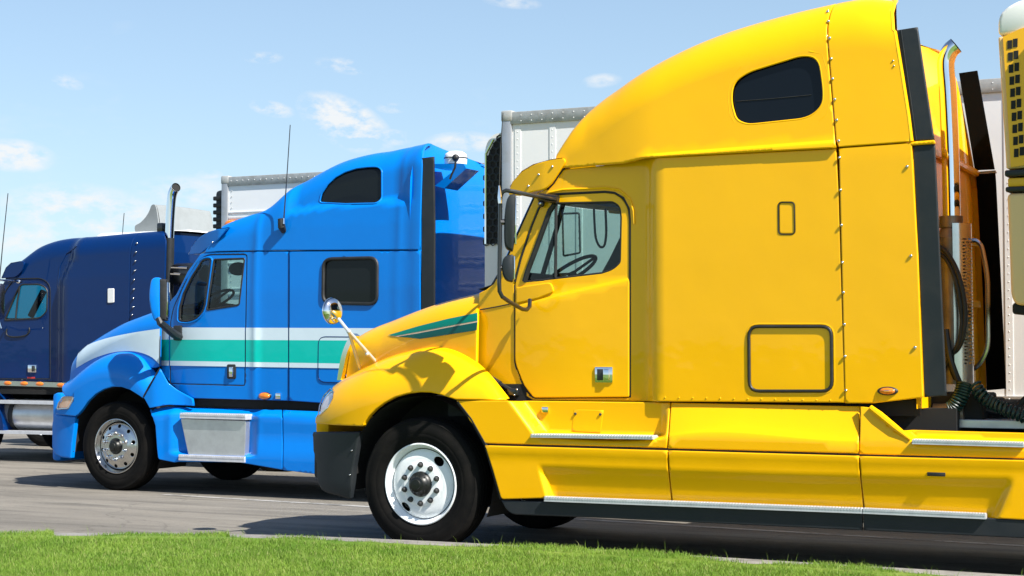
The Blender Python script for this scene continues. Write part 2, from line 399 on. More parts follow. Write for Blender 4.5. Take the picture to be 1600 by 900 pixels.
def panel(name, S, outline, mat, parent, holes=(), res=0.06, thick=0.025, edge=0.005, ew=0.009, pix=True, step=None, off=0.0, back=False, mirror=None, label=None, lines=()):
    """sheet cut to a traced outline, lying on surface S, with rounded edge and returned rim"""
    step = step or res
    def cv(o):
        if any(len(p) > 2 for p in o): o = rnd(o)
        if pix: o = [S.pix(*p[:2]) for p in densify(o, 8)]
        o = densify(o, step)
        r = []
        for p in o:
            if not r or math.dist(p, r[-1]) > 1e-4: r.append(p)
        if math.dist(r[0], r[-1]) < 1e-4: r.pop()
        A = sum(r[i][0] * r[(i + 1) % len(r)][1] - r[(i + 1) % len(r)][0] * r[i][1] for i in range(len(r)))
        return r if A > 0 else r[::-1]
    loops = [cv(outline)] + [cv(h) for h in holes]
    xs = [p[0] for p in loops[0]]; ys = [p[1] for p in loops[0]]
    gx = np.arange(min(xs), max(xs) + res, res); gy = np.arange(min(ys), max(ys) + res, res)
    GX, GY = np.meshgrid(gx, gy); GX = GX.ravel() ; GY = GY.ravel()
    ins = inside(loops[0], GX, GY)
    for h in loops[1:]: ins &= ~inside(h, GX, GY)
    GX, GY = GX[ins], GY[ins]
    if len(GX):
        d = np.full(GX.shape, 1e9)
        for l in loops: d = np.minimum(d, dist_poly(l, GX, GY))
        k = d > max(res * 0.35, ew * 1.4); GX, GY = GX[k], GY[k]
    pts = []; edges = []; bnd = []; outn = []
    for li, l in enumerate(loops):
        n0 = len(pts); n = len(l); sgn = 1 if li == 0 else -1
        for i, p in enumerate(l):
            a = l[i - 1]; b = l[(i + 1) % n]; t = Vector((b[0] - a[0], b[1] - a[1]))
            t = t.normalized() if t.length > 1e-9 else Vector((1, 0))
            o = Vector((t.y, -t.x)) * sgn
            pts.append(p); outn.append(o)
            edges.append((n0 + i, n0 + (i + 1) % n))
        bnd.append(list(range(n0, n0 + n)))
    nb = len(pts)
    if edge:
        cand = np.array([(pts[i][0] - outn[i].x * ew, pts[i][1] - outn[i].y * ew) for i in range(nb)])
        ok = inside(loops[0], cand[:, 0], cand[:, 1])
        for h in loops[1:]: ok &= ~inside(h, cand[:, 0], cand[:, 1])
        dd = np.full(len(cand), 1e9)
        for l in loops: dd = np.minimum(dd, dist_poly(l, cand[:, 0], cand[:, 1]))
        ok &= dd > ew * 0.7
        pts += [tuple(c) for c in cand[ok]]
    for pl, offs in lines:      # extra rows of points along creases
        pl = densify(pl, step * .5, False)
        fx, fy = [], []
        for i, p in enumerate(pl):
            a = pl[max(0, i - 1)]; c_ = pl[min(len(pl) - 1, i + 1)]; t = Vector((c_[0] - a[0], c_[1] - a[1])).normalized()
            for o_ in offs: fx.append(p[0] - t.y * o_); fy.append(p[1] + t.x * o_)
        fx, fy = np.array(fx), np.array(fy); ok = inside(loops[0], fx, fy)
        for h in loops[1:]: ok &= ~inside(h, fx, fy)
        fx, fy = fx[ok], fy[ok]
        if len(fx):
            d = np.full(fx.shape, 1e9)
            for l in loops: d = np.minimum(d, dist_poly(l, fx, fy))
            k = d > ew * 1.3; fx, fy = fx[k], fy[k]
            if len(GX):
                dd_ = np.full(GX.shape, 1e9)
                for i in range(0, len(fx)): dd_ = np.minimum(dd_, np.hypot(GX - fx[i], GY - fy[i]))
                kk = dd_ > step * .45; GX, GY = GX[kk], GY[kk]
            pts += list(zip(fx.tolist(), fy.tolist()))
    pts += list(zip(GX.tolist(), GY.tolist()))
    rv, re, rf, ov, oe, of = delaunay_2d_cdt([Vector(p) for p in pts], edges, [], 0, 1e-6)
    cx = np.array([sum(rv[i].x for i in f) / len(f) for f in rf]); cy = np.array([sum(rv[i].y for i in f) / len(f) for f in rf])
    keep = inside(loops[0], cx, cy)
    for h in loops[1:]: keep &= ~inside(h, cx, cy)
    isb = {}
    for i, o in enumerate(ov):
        for j in o:
            if j < nb: isb[i] = j
    V = []; N = []
    for i, p in enumerate(rv):
        c = S.map(p.x, p.y); n = S.nrm(p.x, p.y)
        if i in isb:
            j = isb[i]; o = outn[j]; e = 0.01; q = S.map(p.x + o.x * e, min(p.y + o.y * e, QL) if S.zt else p.y + o.y * e) - c
            q = q.normalized() if q.length > 1e-9 else Vector((0, 0, 0))
            c = c + n * (off - edge)
            if edge: n = (n + q * 0.9).normalized()
        else: c = c + n * off
        V.append(c); N.append(n)
    fs = []
    for k, f in enumerate(rf):
        if not keep[k]: continue
        a, b, c = f[0], f[1], f[2]
        nn = (V[b] - V[a]).cross(V[c] - V[a])
        fs.append(list(f) if nn.dot(N[a]) >= 0 else list(f)[::-1])
    n1 = len(V)
    if thick:
        inv = {}
        for i, j in isb.items(): inv.setdefault(j, i)
        for l in bnd:
            ring = [inv[j] for j in l if j in inv]; m = len(ring); b0 = len(V)
            jj = [j for j in l if j in inv]
            for a, j in zip(ring, jj):
                c = V[a]; n = S.nrm(rv[a].x, rv[a].y); o = outn[j]; e = .01
                q = S.map(rv[a].x + o.x * e, min(rv[a].y + o.y * e, QL) if S.zt else rv[a].y + o.y * e) - S.map(rv[a].x, rv[a].y)
                q = q.normalized() if q.length > 1e-9 else Vector((0, 0, 1))
                V.append(c); N.append(q); V.append(c - n * thick); N.append(q)
            for k in range(m):
                k2 = (k + 1) % m; fs.append([b0 + 2 * k, b0 + 2 * k + 1, b0 + 2 * k2 + 1, b0 + 2 * k2])
        if back:
            b0 = len(V)
            for i in range(n1):
                n = S.nrm(rv[i].x, rv[i].y); V.append(S.map(rv[i].x, rv[i].y) + n * (off - edge - thick)); N.append(-n)
            fs += [[b0 + i for i in f][::-1] for f in fs[:sum(keep)]]
    if mirror is not None:
        V = [Vector((v.x, 2 * mirror - v.y, v.z)) for v in V]; N = [Vector((n.x, -n.y, n.z)) for n in N]; fs = [f[::-1] for f in fs]
    return obj(name, V, fs, mat, parent, True, normals=[tuple(n) for n in N], label=label)
def strip(name, S, X0, X1, yc, mat, parent, crown=0.02, n=24, m=10, X_off=None):
    """top skin from the near roll-over line across to the mirrored far one"""
    V = []; Fc = []
    for i in range(n + 1):
        X = X0 + (X1 - X0) * i / n; p = S.map(X, QL); w = 2 * (yc - p.y)
        for j in range(m + 1):
            t = j / m; V.append((p.x - (X_off(t) if X_off else 0), p.y + w * t, p.z + crown * 4 * t * (1 - t)))
    for i in range(n):
        for j in range(m):
            a = i * (m + 1) + j; Fc.append([a, a + m + 1, a + m + 2, a + 1])
    return MB().add(V, Fc).build(name, mat, parent, True, 60)
def path_on(S, pts, off=0.0, closed=False):
    return [S.at(p[0], p[1], off) for p in densify(pts, 10, closed)]
def rivets(name, pts, parent, r=0.008, mat='stainless', kind=False):
    if kind:
        b = MB()
        for p in pts: b.ball(p, r, (1, .8, 1), 8, 5)
        return b.build(name, mat, parent, True, 80, fix=False, kind='stuff')
    off = wloc(parent); first = None
    for p in pts:
        p = Vector(p)
        if first is None: first = MB().ball((0, 0, 0), r, (1, .8, 1), 10, 6).build(name, mat, None, True, 80, fix=False); o = first
        else: o = first.copy(); COL.objects.link(o)
        o.parent = parent; o.location = p - off
    return first

# ============================================================ wheels
def ring_prof():
    # tyre section, (radius, inward depth) from the bead round the tread to the inner bead; outer face at depth 0.02
    return [(.292, .045), (.300, .030), (.318, .022), (.345, .010), (.375, .004), (.382, .0055), (.388, .004), (.42, .002), (.455, .008), (.480, .018), (.487, .016), (.500, .026), (.511, .040), (.516, .052),
            (.517, .085), (.508, .087), (.508, .097), (.517, .099), (.518, .135), (.509, .137), (.509, .147), (.518, .149),
            (.518, .185), (.509, .187), (.509, .197), (.517, .199), (.516, .236), (.508, .255), (.480, .270), (.42, .285), (.345, .278), (.300, .262), (.292, .25)]
def wheel(parent, X, y, style, R=.515, flip=1, turn=0.0, detail=True, name='wheel', zg=0.0):
    """wheel with its outer face at y, facing -Y when flip=1"""
    k = R / .518; zc = R - 0.006 + zg; RK = 1.05
    def tr(r): return r * (1 + (RK - 1) * (1 - smooth01((r - .33) / .10)))
    parts = []
    def fix(b):
        c = Vector((X, y + flip * .14, zc)); rm = Matrix.Rotation(turn, 3, 'Z')
        b.v = [tuple(rm @ (Vector((v[0], y + (v[1] - y) * flip, v[2])) - c) + c) for v in b.v]; return b
    b = MB().lathe([(tr(r) * k, d) for r, d in ring_prof()], (X, y, zc), 72 if detail else 40)
    w = fix(b).build(name, 'tyre', parent, True, 50)     # the tyre is the wheel's own mesh; rim, hub and nuts are its children
    k0 = k; k = k * RK
    rimm = 'wheel_white' if style == 'steel' else 'stainless'
    # rim barrel and lip
    lip = [(.300, .040), (.304, .026), (.301, .018), (.294, .016), (.288, .022), (.283, .040), (.272, .060), (.262, .075), (.262, .20), (.29, .25)]
    fix(MB().lathe([(r * k, d) for r, d in lip], (X, y, zc), 72 if detail else 40)).build('rim', rimm, w, True, 40)
    if not detail:
        fix(MB().lathe([(.262 * k, .10), (.0, .10)], (X, y, zc), 24)).build('wheel_disc', rimm, w, True, 40)
        fix(MB().lathe([(.30 * k, .235), (.0, .225)], (X, y, zc), 24)).build('brake_drum', 'dark', w, True, 40); return w
    # dished disc with hand holes, a height field in (x, z)
    if style == 'steel':
        prof = interp([(0, .030), (.13, .030), (.150, .031), (.168, .040), (.19, .040), (.215, .044), (.240, .056), (.262, .082), (.275, .11)])
        hh = [(.222, math.radians(50), .044, .030), (.222, math.radians(232), .044, .026)]
    else:
        prof = interp([(0, .012), (.12, .012), (.158, .014), (.175, .026), (.21, .040), (.24, .052), (.262, .075), (.275, .10)])
        hh = [(.222, math.radians(36 * i + 12), .021, .021) for i in range(10)]
    S = Surf(lambda u, q: y + flip * 0 + prof(math.hypot(u - X, q - zc) / k) )
    def circ(cx, cz, a, bb, n, rot=0):
        return [(cx + a * math.cos(t) * math.cos(rot) - bb * math.sin(t) * math.sin(rot), cz + a * math.cos(t) * math.sin(rot) + bb * math.sin(t) * math.cos(rot)) for t in [2 * PI * i / n for i in range(n)]]
    holes = [circ(X + r * k * math.cos(a), zc + r * k * math.sin(a), l * k, s * k, 16, a + PI / 2) for r, a, l, s in hh]
    holes.append(circ(X, zc, .083 * k, .083 * k, 32))
    dsc = panel('wheel_disc', S, circ(X, zc, .258 * k, .258 * k, 64), rimm, w, holes, res=.022, step=.02, thick=.02, edge=.002, ew=.004, pix=False)
    off = wloc(w); c = Vector((X, y + .14, zc)); rm = Matrix.Rotation(turn, 3, 'Z')
    def xform(o):
        for v in o.data.vertices:
            p = Vector(v.co) + off
            if flip == -1: p.y = 2 * y - p.y
            cc = Vector((X, y + flip * .14, zc)); v.co = (rm @ (p - cc)) + cc - off
        if flip == -1: o.data.flip_normals()
        if turn or flip == -1:
            try: o.data.normals_split_custom_set_from_vertices([(0, 0, 0)] * len(o.data.vertices))
            except Exception: pass
    xform(dsc)
    # hub
    hb = [(.098, .06), (.095, .030), (.090, .006), (.078, -.004), (.062, -.020), (.056, -.040), (.040, -.046), (.036, -.058), (.0, -.060)]
    hm = MB().lathe([(r * k, d) for r, d in hb], (X, y, zc), 32)
    for i in range(8):
        a = 2 * PI * i / 8; hm.ball((X + .070 * math.cos(a) * k, y - .008, zc + .070 * math.sin(a) * k), .008, (1, 1, 1), 6, 4)
    fix(hm).build('hub', 'hub', w, True, 40)
    fix(MB().lathe([(.262 * k, .19), (.0, .19)], (X, y, zc), 24)).build('brake_drum', 'dark', w, True, 40)
    y0 = prof(.143)
    first = None
    for i in range(10):
        a = 2 * PI * (i + .5) / 10; nx = X + .143 * k * math.cos(a); nz = zc + .143 * k * math.sin(a)
        if style == 'steel': pr = [(.024, 0), (.024, -.004), (.018, -.005), (.0165, -.026), (.012, -.030), (.012, -.036), (0, -.037)]; n_ = 10
        else: pr = [(.024, 0), (.022, -.006), (.018, -.010), (.0175, -.036), (.012, -.046), (0, -.050)]; n_ = 12
        fix(MB().lathe(pr, (nx, y + y0, nz), n_)).build('lug_nut', 'nut' if style == 'steel' else 'chrome', w, True, 40)
    return w
def arch_liner(parent, X, R, y0, y1, z, a0=0, a1=180, mat='dark'):
    b = MB(); n = 20
    for i in range(n + 1):
        a = math.radians(a0 + (a1 - a0) * i / n); b.v += [(X + R * math.cos(a), y0, z + R * math.sin(a)), (X + R * math.cos(a), y1, z + R * math.sin(a))]
    for i in range(n): b.f.append([2 * i, 2 * i + 1, 2 * i + 3, 2 * i + 2])
    m0 = len(b.v)   # inner wall
    for i in range(n + 1):
        b.v.append(b.v[2 * i + 1])
    b.v.append((X, y1, z - .2)); b.f.append(list(range(m0, len(b.v))))
    return b.build('wheel_arch_liner', mat, parent, False)

# ============================================================ YELLOW TRUCK
Y = root('semi_truck', (0, 0, 0), 'bright yellow sleeper semi truck with green hood stripe, nearest the grass', 'truck', 'semi trucks parked side by side')
YC = 1.20; YF = -0.03; YSL = 0.06; YCB = 0.15
cabx = lambda px, y=YCB: W(px, 450, y)[0]
Xa, Xb = cabx(1003), W(1029, 450, YSL)[0]
Xtap = cabx(905); Xtap0 = cabx(750)
def ybody(X, z):
    y = YCB + (YSL - YCB) * smooth01((X - Xa) / (Xb - Xa))
    if X < Xtap: y += 0.07 * min(1.6, ((Xtap - X) / (Xtap - Xtap0))) ** 2
    y += 0.05 * max(0, z - 2.9) + 0.012 * max(0, z - 2.0) ** 2 * (1 if X < Xb else .4)
    return y
def crease(pts_px, y, depth, width=0.02):
    """surface below the line from left point to right point sits depth further out"""
    P = sorted(W(p[0], p[1], y) for p in pts_px); f = lambda X: float(np.interp(X, [p[0] for p in P], [p[1] for p in P]))
    def g(X, z):
        if X < P[0][0] - .02 or X > P[-1][0] + .02: return 0.0
        return -depth * smooth01((f(X) - z) / width)
    return g
# --- cab and sleeper side
Sbody = Surf(ybody)
door_out = [(803, 444), (812, 402), (829, 352), (840, 325, 10), (853, 306, 14), (870, 303), (945, 299), (966, 302, 16), (982, 322, 16), (984, 345), (984, 622, 5), (833, 623, 4), (817, 603, 10), (803, 567, 10)]
ext = [(748, 458), (759, 453), (771, 444), (785, 420), (801, 385), (820, 342), (838, 303), (858, 292), (880, 265), (973, 255), (1005, 248), (1030, 246), (1306, 232), (1310, 300), (1320, 629), (985, 627), (833, 625.5), (762, 590), (746, 570)]
hatch = rnd([(1168, 508, 18), (1301, 508, 18), (1302, 613, 18), (1169, 613, 18)])
acc = rnd([(1216, 316, 6), (1241, 316, 6), (1242, 366, 6), (1216.5, 366, 6)])
door_rnd = rnd(door_out)
panel('cab_side', Sbody, ext, 'yellow', Y, [door_rnd, hatch, acc], res=.07)
panel('cab_side', Sbody, [(p[0], p[1]) for p in ext], 'yellow', Y, [door_rnd], res=.14, mirror=YC, label='far side of the cab and sleeper')
def shrink(pts, d):
    c = Vector((sum(p[0] for p in pts) / len(pts), sum(p[1] for p in pts) / len(pts))); out = []
    n = len(pts)
    A = sum(pts[i][0] * pts[(i + 1) % n][1] - pts[(i + 1) % n][0] * pts[i][1] for i in range(n)); sg = 1 if A > 0 else -1
    for i, p in enumerate(pts):
        a = Vector(pts[i - 1][:2]); b = Vector(pts[(i + 1) % n][:2]); t = (b - a)
        if t.length < 1e-9: out.append((p[0], p[1])); continue
        t.normalize(); nn = Vector((-t.y, t.x)) * sg; out.append((p[0] + nn.x * d, p[1] + nn.y * d))
    return out
panel('luggage_door', Sbody, shrink(hatch, 1.2), 'yellow', Y, res=.08, off=-.004)
MB().tube(path_on(Sbody, shrink(hatch, 2.2), .001, True), .0115, 8, closed=True).build('door_seal', 'black', Y)
MB().tube(path_on(Sbody, shrink(hatch, -2.0), -.005, True), .008, 6, closed=True).build('door_flange', 'yellow', Y)
panel('access_panel', Sbody, shrink(acc, .8), 'yellow', Y, res=.05, off=-.002)
MB().tube(path_on(Sbody, acc, .0, True), .004, 6, closed=True).build('panel_gasket', 'black', Y)
# --- rear closing panel of the sleeper
Srear = Surf(lambda X, z: ybody(X, z) - .004)
panel('rear_side_panel', Srear, [(1310.5, 231.5), (1424, 223), (1434, 400), (1442, 621, 3), (1366, 630), (1320.5, 630)], 'yellow', Y, res=.09)
panel('rear_side_panel', Srear, [(1310.5, 231.5), (1424, 223), (1434, 400), (1442, 621, 3), (1366, 630), (1320.5, 630)], 'yellow', Y, res=.2, mirror=YC)
# --- roof fairing
sil = [(866, 249), (880, 226), (900, 200), (925, 177), (950, 156), (985, 127), (1020, 104), (1060, 83), (1100, 65), (1150, 47), (1200, 32), (1250, 18.5), (1290, 9), (1330, .5), (1362, -3), (1384, -1)]
ysil = lambda px: YCB - .09 * smooth01((px - 880) / 150) + .85 * (.05 + .40 * smooth01((px - 866) / 100) - .10 * smooth01((px - 1150) / 230)) + .05 * smooth01((px - 1000) / 200)
P = [W(p[0], p[1], ysil(p[0])) for p in sil]
zt_r = interp(P)
seamz = interp([W(p[0], p[1], YSL if p[0] > 1010 else YCB) for p in [(870, 264), (973, 256), (1006, 248), (1030, 246), (1306, 232), (1440, 222)]])
hr = lambda X: max(.05, min(.42, (zt_r(X) - seamz(X)) * .8))
dr = lambda X: .05 + .40 * smooth01((X - P[0][0]) / .5) - .10 * smooth01((X - P[9][0]) / 1.2)
lipc = [(860, 255), (880, 257), (968, 250), (1001, 243), (1029, 239), (1060, 236.5), (1306, 218)]
LP = [W(p[0], p[1], YSL if p[0] > 1010 else YCB) for p in lipc]; lipz = lambda X: float(np.interp(X, [p[0] for p in LP], [p[1] for p in LP]))
rec = shrink(rnd([(1144, 190, 12), (1139, 130, 14), (1160, 100, 16), (1240, 76, 24), (1282, 80, 16), (1294, 140, 22), (1288, 182, 14), (1262, 192, 14), (1170, 199, 14)]), 0)
RX = [W(p[0], p[1], YSL) for p in rec]
def roof_base(X, z):
    k = smooth01((X - Xa + .9) / (Xb - .03 - Xa + .9)); y = YCB + (YSL - YCB) * k + (.07 * min(1.6, ((Xtap - X) / (Xtap - Xtap0))) ** 2 if X < Xtap else 0)
    y += 0.05 * max(0, z - 2.9) + 0.012 * max(0, z - 2.0) ** 2 * (1 - .6 * k)
    y -= .012
    y -= .022 * smooth01((lipz(X) - z) / .025) * smooth01((X - Xa + .05) / .25)          # drip lip under the crease
    return y
Sroof = Surf(roof_base, zt_r, hr, dr)
win = rnd([(1151, 187, 8), (1143, 160, 12), (1145, 130, 16), (1168, 113, 14), (1256, 86, 16), (1279, 92, 18), (1286, 143, 20), (1284, 166, 14), (1262, 184, 18), (1168, 194, 10)])
Xend = W(1293, 100, YSL)[0]
seam_px = [(866, 263), (973, 255), (1005, 247), (1029, 245), (1306, 230.5)]
sb_, st_ = W(1306, 228, YSL)[0], W(1294.5, 40, YSL + .12)[0]
zb_, zz_ = W(1306, 228, YSL)[1], W(1294.5, 40, YSL + .12)[1]
def Xseam(S, q):
    z = S.map(Xend, q).z; return sb_ + (st_ - sb_) * min(1.0, (z - zb_) / (zz_ - zb_))
def seam_line(S, off):
    q0 = S.uv(sb_, zb_)[1]; return [(Xseam(S, q0 + (QL - q0) * i / 24) + off, q0 + (QL - q0) * i / 24) for i in range(25)]
def roof_outline(px_bottom, px_right_bot, px_right_top, X0, X1):
    bot = [Sroof.pix(*p) for p in densify(px_bottom, 10, False)]
    right = seam_line(Sroof, -.004)[1:]; X1 = right[-1][0] - .02
    top = [(X1 + (X0 - X1) * i / 40, QL) for i in range(41)]
    return bot + right + top
Xr0 = P[0][0] + .02
o = roof_outline(seam_px, (1305.5, 228), (1294, 20), Xr0, Xend)
lipline = [Sroof.pix(*p) for p in densify(lipc[1:], 10, False)]
rwin = [Sroof.pix(*p) for p in densify(win, 6)]
panel('roof_fairing', Sroof, o, 'yellow', Y, [rwin], res=.06, pix=False, lines=[(lipline, (0.004, 0, -.008, -.017, -.025))])
panel('roof_fairing', Sroof, o, 'yellow', Y, [], res=.14, pix=False, mirror=YC)
# window set in a shallow tray
Swin = off_surf(Sroof, -.028)
panel('roof_window', Swin, [(p[0], p[1]) for p in shrink(win, .4)], 'dkglass', Y, res=.07, edge=0, thick=0)
MB().tube(path_on(Sroof, shrink(win, -1.0), -.006, True), .008, 8, closed=True).build('window_trim', 'yellow', Y)
MB().tube(path_on(Swin, [(1151, 158), (1205, 154), (1268, 148)], .003), .003, 5).build('window_divider', 'black', Y)
# outer step round the window
MB().tube(path_on(Sroof, [(1148, 192), (1140, 178), (1137, 150), (1141, 125), (1158, 104)], -.007), .008, 8).build('window_flare', 'yellow', Y)
MB().tube(path_on(Sroof, [(1264, 80), (1284, 84), (1292, 110), (1296, 150), (1292, 178), (1280, 188)], -.007), .008, 8).build('window_flare', 'yellow', Y)
# rear part of the fairing
Xcap = W(1392, 20, YSL + .1)[0]
Sroof2 = Surf(lambda X, z: roof_base(X, z) - .006 + (.028 if z < lipz(X) else .0) * 0 + .016 * 1, zt_r, hr, dr)
Sroof2 = Surf(lambda X, z: ybody(X, z) - .010, zt_r, hr, dr)
rear_edge = [(1424, 220.5), (1419, 180), (1408, 110), (1398, 50), (1395, 47), (1393.5, 20)]
bot = [Sroof2.pix(*p) for p in densify([(1310, 229.5), (1424, 221)], 10, False)]
re_ = [Sroof2.pix(*p) for p in densify(rear_edge, 8, False)]
Xt = re_[-1][0]
lf = seam_line(Sroof2, .004)[::-1][:-1]
top = [(Xt - .05 + (lf[0][0] + .02 - Xt + .05) * i / 12, QL) for i in range(13)]
ol = bot + re_ + [(Xt - .008, QL * .75), (Xt - .02, QL * .93)] + top + lf
panel('roof_fairing_end', Sroof2, ol, 'yellow', Y, res=.07, pix=False)
Sroof2m = Surf(Sroof2.base, lambda X: zt_r(X) - .13 * smooth01((X - st_) / (Xt - st_ - .05)), hr, dr)
panel('roof_fairing_end', Sroof2m, ol, 'yellow', Y, res=.12, pix=False, mirror=YC)
MB().tube([Sroof2.map(*q_) + Vector((-.004, .014, 0)) for q_ in re_ + [(Xt - .008, QL * .75), (Xt - .02, QL * .93), (Xt - .05, QL)]], .016, 8).build('fairing_edge', 'yellow', Y)
strip('roof_top', Sroof, Xr0 - .01, st_, YC, 'yellow', Y, .03)
b = MB()
for i in range(9):
    for j in range(21):
        t = j / 20; X1_ = Xt - .02 - .22 * 4 * t * (1 - t); X_ = st_ + (X1_ - st_) * i / 8; p = Sroof2.map(X_, QL)
        b.v.append((X_, p.y + 2 * (YC - p.y) * t, p.z + .03 * 4 * t * (1 - t) * (1 - i / 8) - .13 * smooth01(t * 5) * smooth01(i / 7)))
for i in range(8):
    for j in range(20): a = i * 21 + j; b.f.append([a, a + 21, a + 22, a + 1])
roof_rear = b.v[8 * 21:]
b.build('roof_top', 'yellow', Y, True, 60)
# front of the roof down to the windscreen header
p0 = Sroof.map(Xr0, QL)
# --- visor
vo = rnd([(795, 305, 2), (794, 300), (800, 284), (815, 268), (833, 257, 8), (860, 249.5), (880, 246.5, 4), (884, 252, 5), (874, 268), (862, 286), (852, 296, 10), (831, 300), (812, 306)])
Svis = Surf(lambda X, z: ybody(X, 2.6) - .03 + .10 * max(0, (cabx(850) - X)) ** 1.0 * .9)
panel('sun_visor', Svis, vo, 'yellow', Y, res=.05, thick=.012, back=True)
panel('sun_visor', Svis, vo, 'yellow', Y, res=.1, thick=.012, back=True, mirror=YC, label='far end of the sun visor')
vt = [(797, 290), (815, 267), (833, 256.5), (860, 249), (880, 246)]
vp = [Svis.at(*p) for p in vt]; b = MB(); m = 14
for p in vp:
    for j in range(m + 1):
        t = j / m; b.v.append((p.x - .30 * 4 * t * (1 - t), p.y + (2 * (YC - p.y)) * t, p.z + .02 * 4 * t * (1 - t)))
for i in range(len(vp) - 1):
    for j in range(m): a = i * (m + 1) + j; b.f.append([a, a + m + 1, a + m + 2, a + 1])
b.build('visor_blade', 'yellow', Y, True, 60)
rivets('bolt', [Svis.at(x, y, .004) for x, y in [(826, 291), (842, 273), (863.5, 260.5)]], Y, .011)
MB().tube([Svis.at(876, 262, -.05), Svis.at(862, 285, -.05), Svis.at(852, 296, -.05)], .022, 6).build('visor_bracket', 'black', Y)
# header above the windscreen
hd = [Sbody.at(838, 303), Sbody.at(858, 290), Sbody.at(878, 264)]; b = MB()
for p in hd:
    for j in range(m + 1): t = j / m; b.v.append((p.x - .26 * 4 * t * (1 - t), p.y + 2 * (YC - p.y) * t, p.z))
q = Sroof.map(Xr0, QL)
for j in range(m + 1): t = j / m; b.v.append((q.x - .26 * 4 * t * (1 - t) * .6, q.y + 2 * (YC - q.y) * t, q.z + .03 * 4 * t * (1 - t)))
for i in range(3):
    for j in range(m): a = i * (m + 1) + j; b.f.append([a, a + m + 1, a + m + 2, a + 1])
b.build('windscreen_header', 'yellow', Y, True, 50)
# --- windscreen
ws = [(771, 444), (785, 420), (801, 385), (820, 342), (838, 303)]; wp = [Sbody.at(x, y, -.012) for x, y in ws]; b = MB()
for p in wp:
    for j in range(m + 1): t = j / m; b.v.append((p.x - .30 * (4 * t * (1 - t)) ** .8, p.y + 2 * (YC - p.y) * t, p.z))
for i in range(len(wp) - 1):
    for j in range(m): a = i * (m + 1) + j; b.f.append([a, a + m + 1, a + m + 2, a + 1])
b.build('windscreen', 'glass', Y, True, 60)
fr = MB(); fr.tube([tuple(Vector(p) + Vector((-.02, .015, 0))) for p in wp], .010, 6)
fr.build('windscreen_seal', 'black', Y)
b = MB()   # dash top / cowl closing behind the bonnet
for (xx, zz) in [(wp[0].x - .12, wp[0].z - .03), (wp[0].x + .02, wp[0].z + .01), (wp[0].x + .35, wp[0].z - .02)]:
    for j in range(m + 1): t = j / m; b.v.append((xx - .3 * (4 * t * (1 - t)) ** .8, wp[0].y + .02 + 2 * (YC - wp[0].y - .02) * t, zz))
for i in range(2):
    for j in range(m): a = i * (m + 1) + j; b.f.append([a, a + m + 1, a + m + 2, a + 1])
b.build('cowl_top', 'interior_d', Y, True, 60)

# --- door
belt_pts = [W(p[0], p[1], YCB) for p in [(803, 476), (866, 460), (982, 434)]]
belt = crease([(803, 476), (866, 460), (982, 434)], YCB, .016, .02)
bump1 = lambda X, z: 0
Sdoor = Surf(lambda X, z: ybody(X, z) - .002 + belt(X, z) + .006)
glass_o = rnd([(817, 441, 4), (822, 420), (836, 383), (856, 328), (864, 318, 6), (873, 317), (957, 315, 4), (968.5, 322, 8), (970.5, 340), (969, 410, 4), (958, 421, 10), (940, 427), (880, 434)])
doorp = shrink(door_rnd, 1.5)
D_ = panel('door', Sdoor, doorp, 'yellow', Y, [glass_o], res=.05, lines=[(belt_pts, (.004, 0, -.007, -.014, -.02, -.024))])
Sgl = off_surf(Sdoor, -.022)
panel('window_glass', Sgl, shrink(glass_o, -.5), 'glass', D_, res=.1, edge=0, thick=0)
MB().tube(path_on(Sdoor, glass_o, -.012, True), .011, 8, closed=True).build('window_seal', 'black', D_)
MB().tube(path_on(Sdoor, [(868, 318), (867, 434)], -.010), .013, 8).build('vent_divider', 'black', D_)
MB().tube(path_on(Sdoor, [(819, 440), (824, 423), (838, 386), (858, 331), (866, 319)], -.006), .022, 8).build('vent_seal', 'black', D_)
MB().tube(path_on(Sbody, [(804, 440), (814, 402), (830, 354), (841, 327), (851, 311), (860, 304), (880, 302.5), (945, 299.5), (960, 301), (974, 309), (983, 326), (984.5, 345), (984.5, 480), (984.5, 621)], -.008), .0115, 8).build('door_gasket', 'black', Y)
MB().tube(path_on(Sbody, [(803.5, 445), (803.5, 567), (808, 585), (818, 604), (832, 622)], -.008), .006, 8).build('door_gasket', 'black', Y)
MB().tube(path_on(Sbody, [(858, 301), (880, 296.5), (945, 293.5), (968, 297), (984, 311), (990, 330), (991, 350)], .004), .010, 8).build('drip_moulding', 'yellow', Y)
# door handle: recessed chrome dish with paddle
hx = [Sdoor.at(x, y) for x, y in [(930, 573), (958, 573), (958, 598), (930, 598)]]
c = (hx[0] + hx[2]) / 2; wx = abs(hx[1].x - hx[0].x) / 2; wz = abs(hx[0].z - hx[3].z) / 2; yy = c.y
H = MB().box((c.x - wx, yy - .012, c.z - wz), (c.x + wx, yy + .01, c.z + wz), .008).build('door_handle', 'chrome', D_)
MB().box((c.x - wx * .72, yy - .0145, c.z - wz * .7), (c.x - wx * .05, yy - .011, c.z + wz * .7), .003).build('handle_dish', 'nut', H)
MB().box((c.x + wx * .05, yy - .030, c.z - wz * .72), (c.x + wx * .72, yy - .010, c.z + wz * .72), .008).build('handle_paddle', 'chrome', H)
# beltline mirror pad at the front of the door
pad = rnd([(806, 449, 3), (860, 441, 6), (866, 456, 6), (840, 466), (806, 474, 3)])
panel('mirror_pad', Surf(lambda X, z: Sdoor.base(X, z) - .014), pad, 'yellow', D_, res=.05, thick=.02)
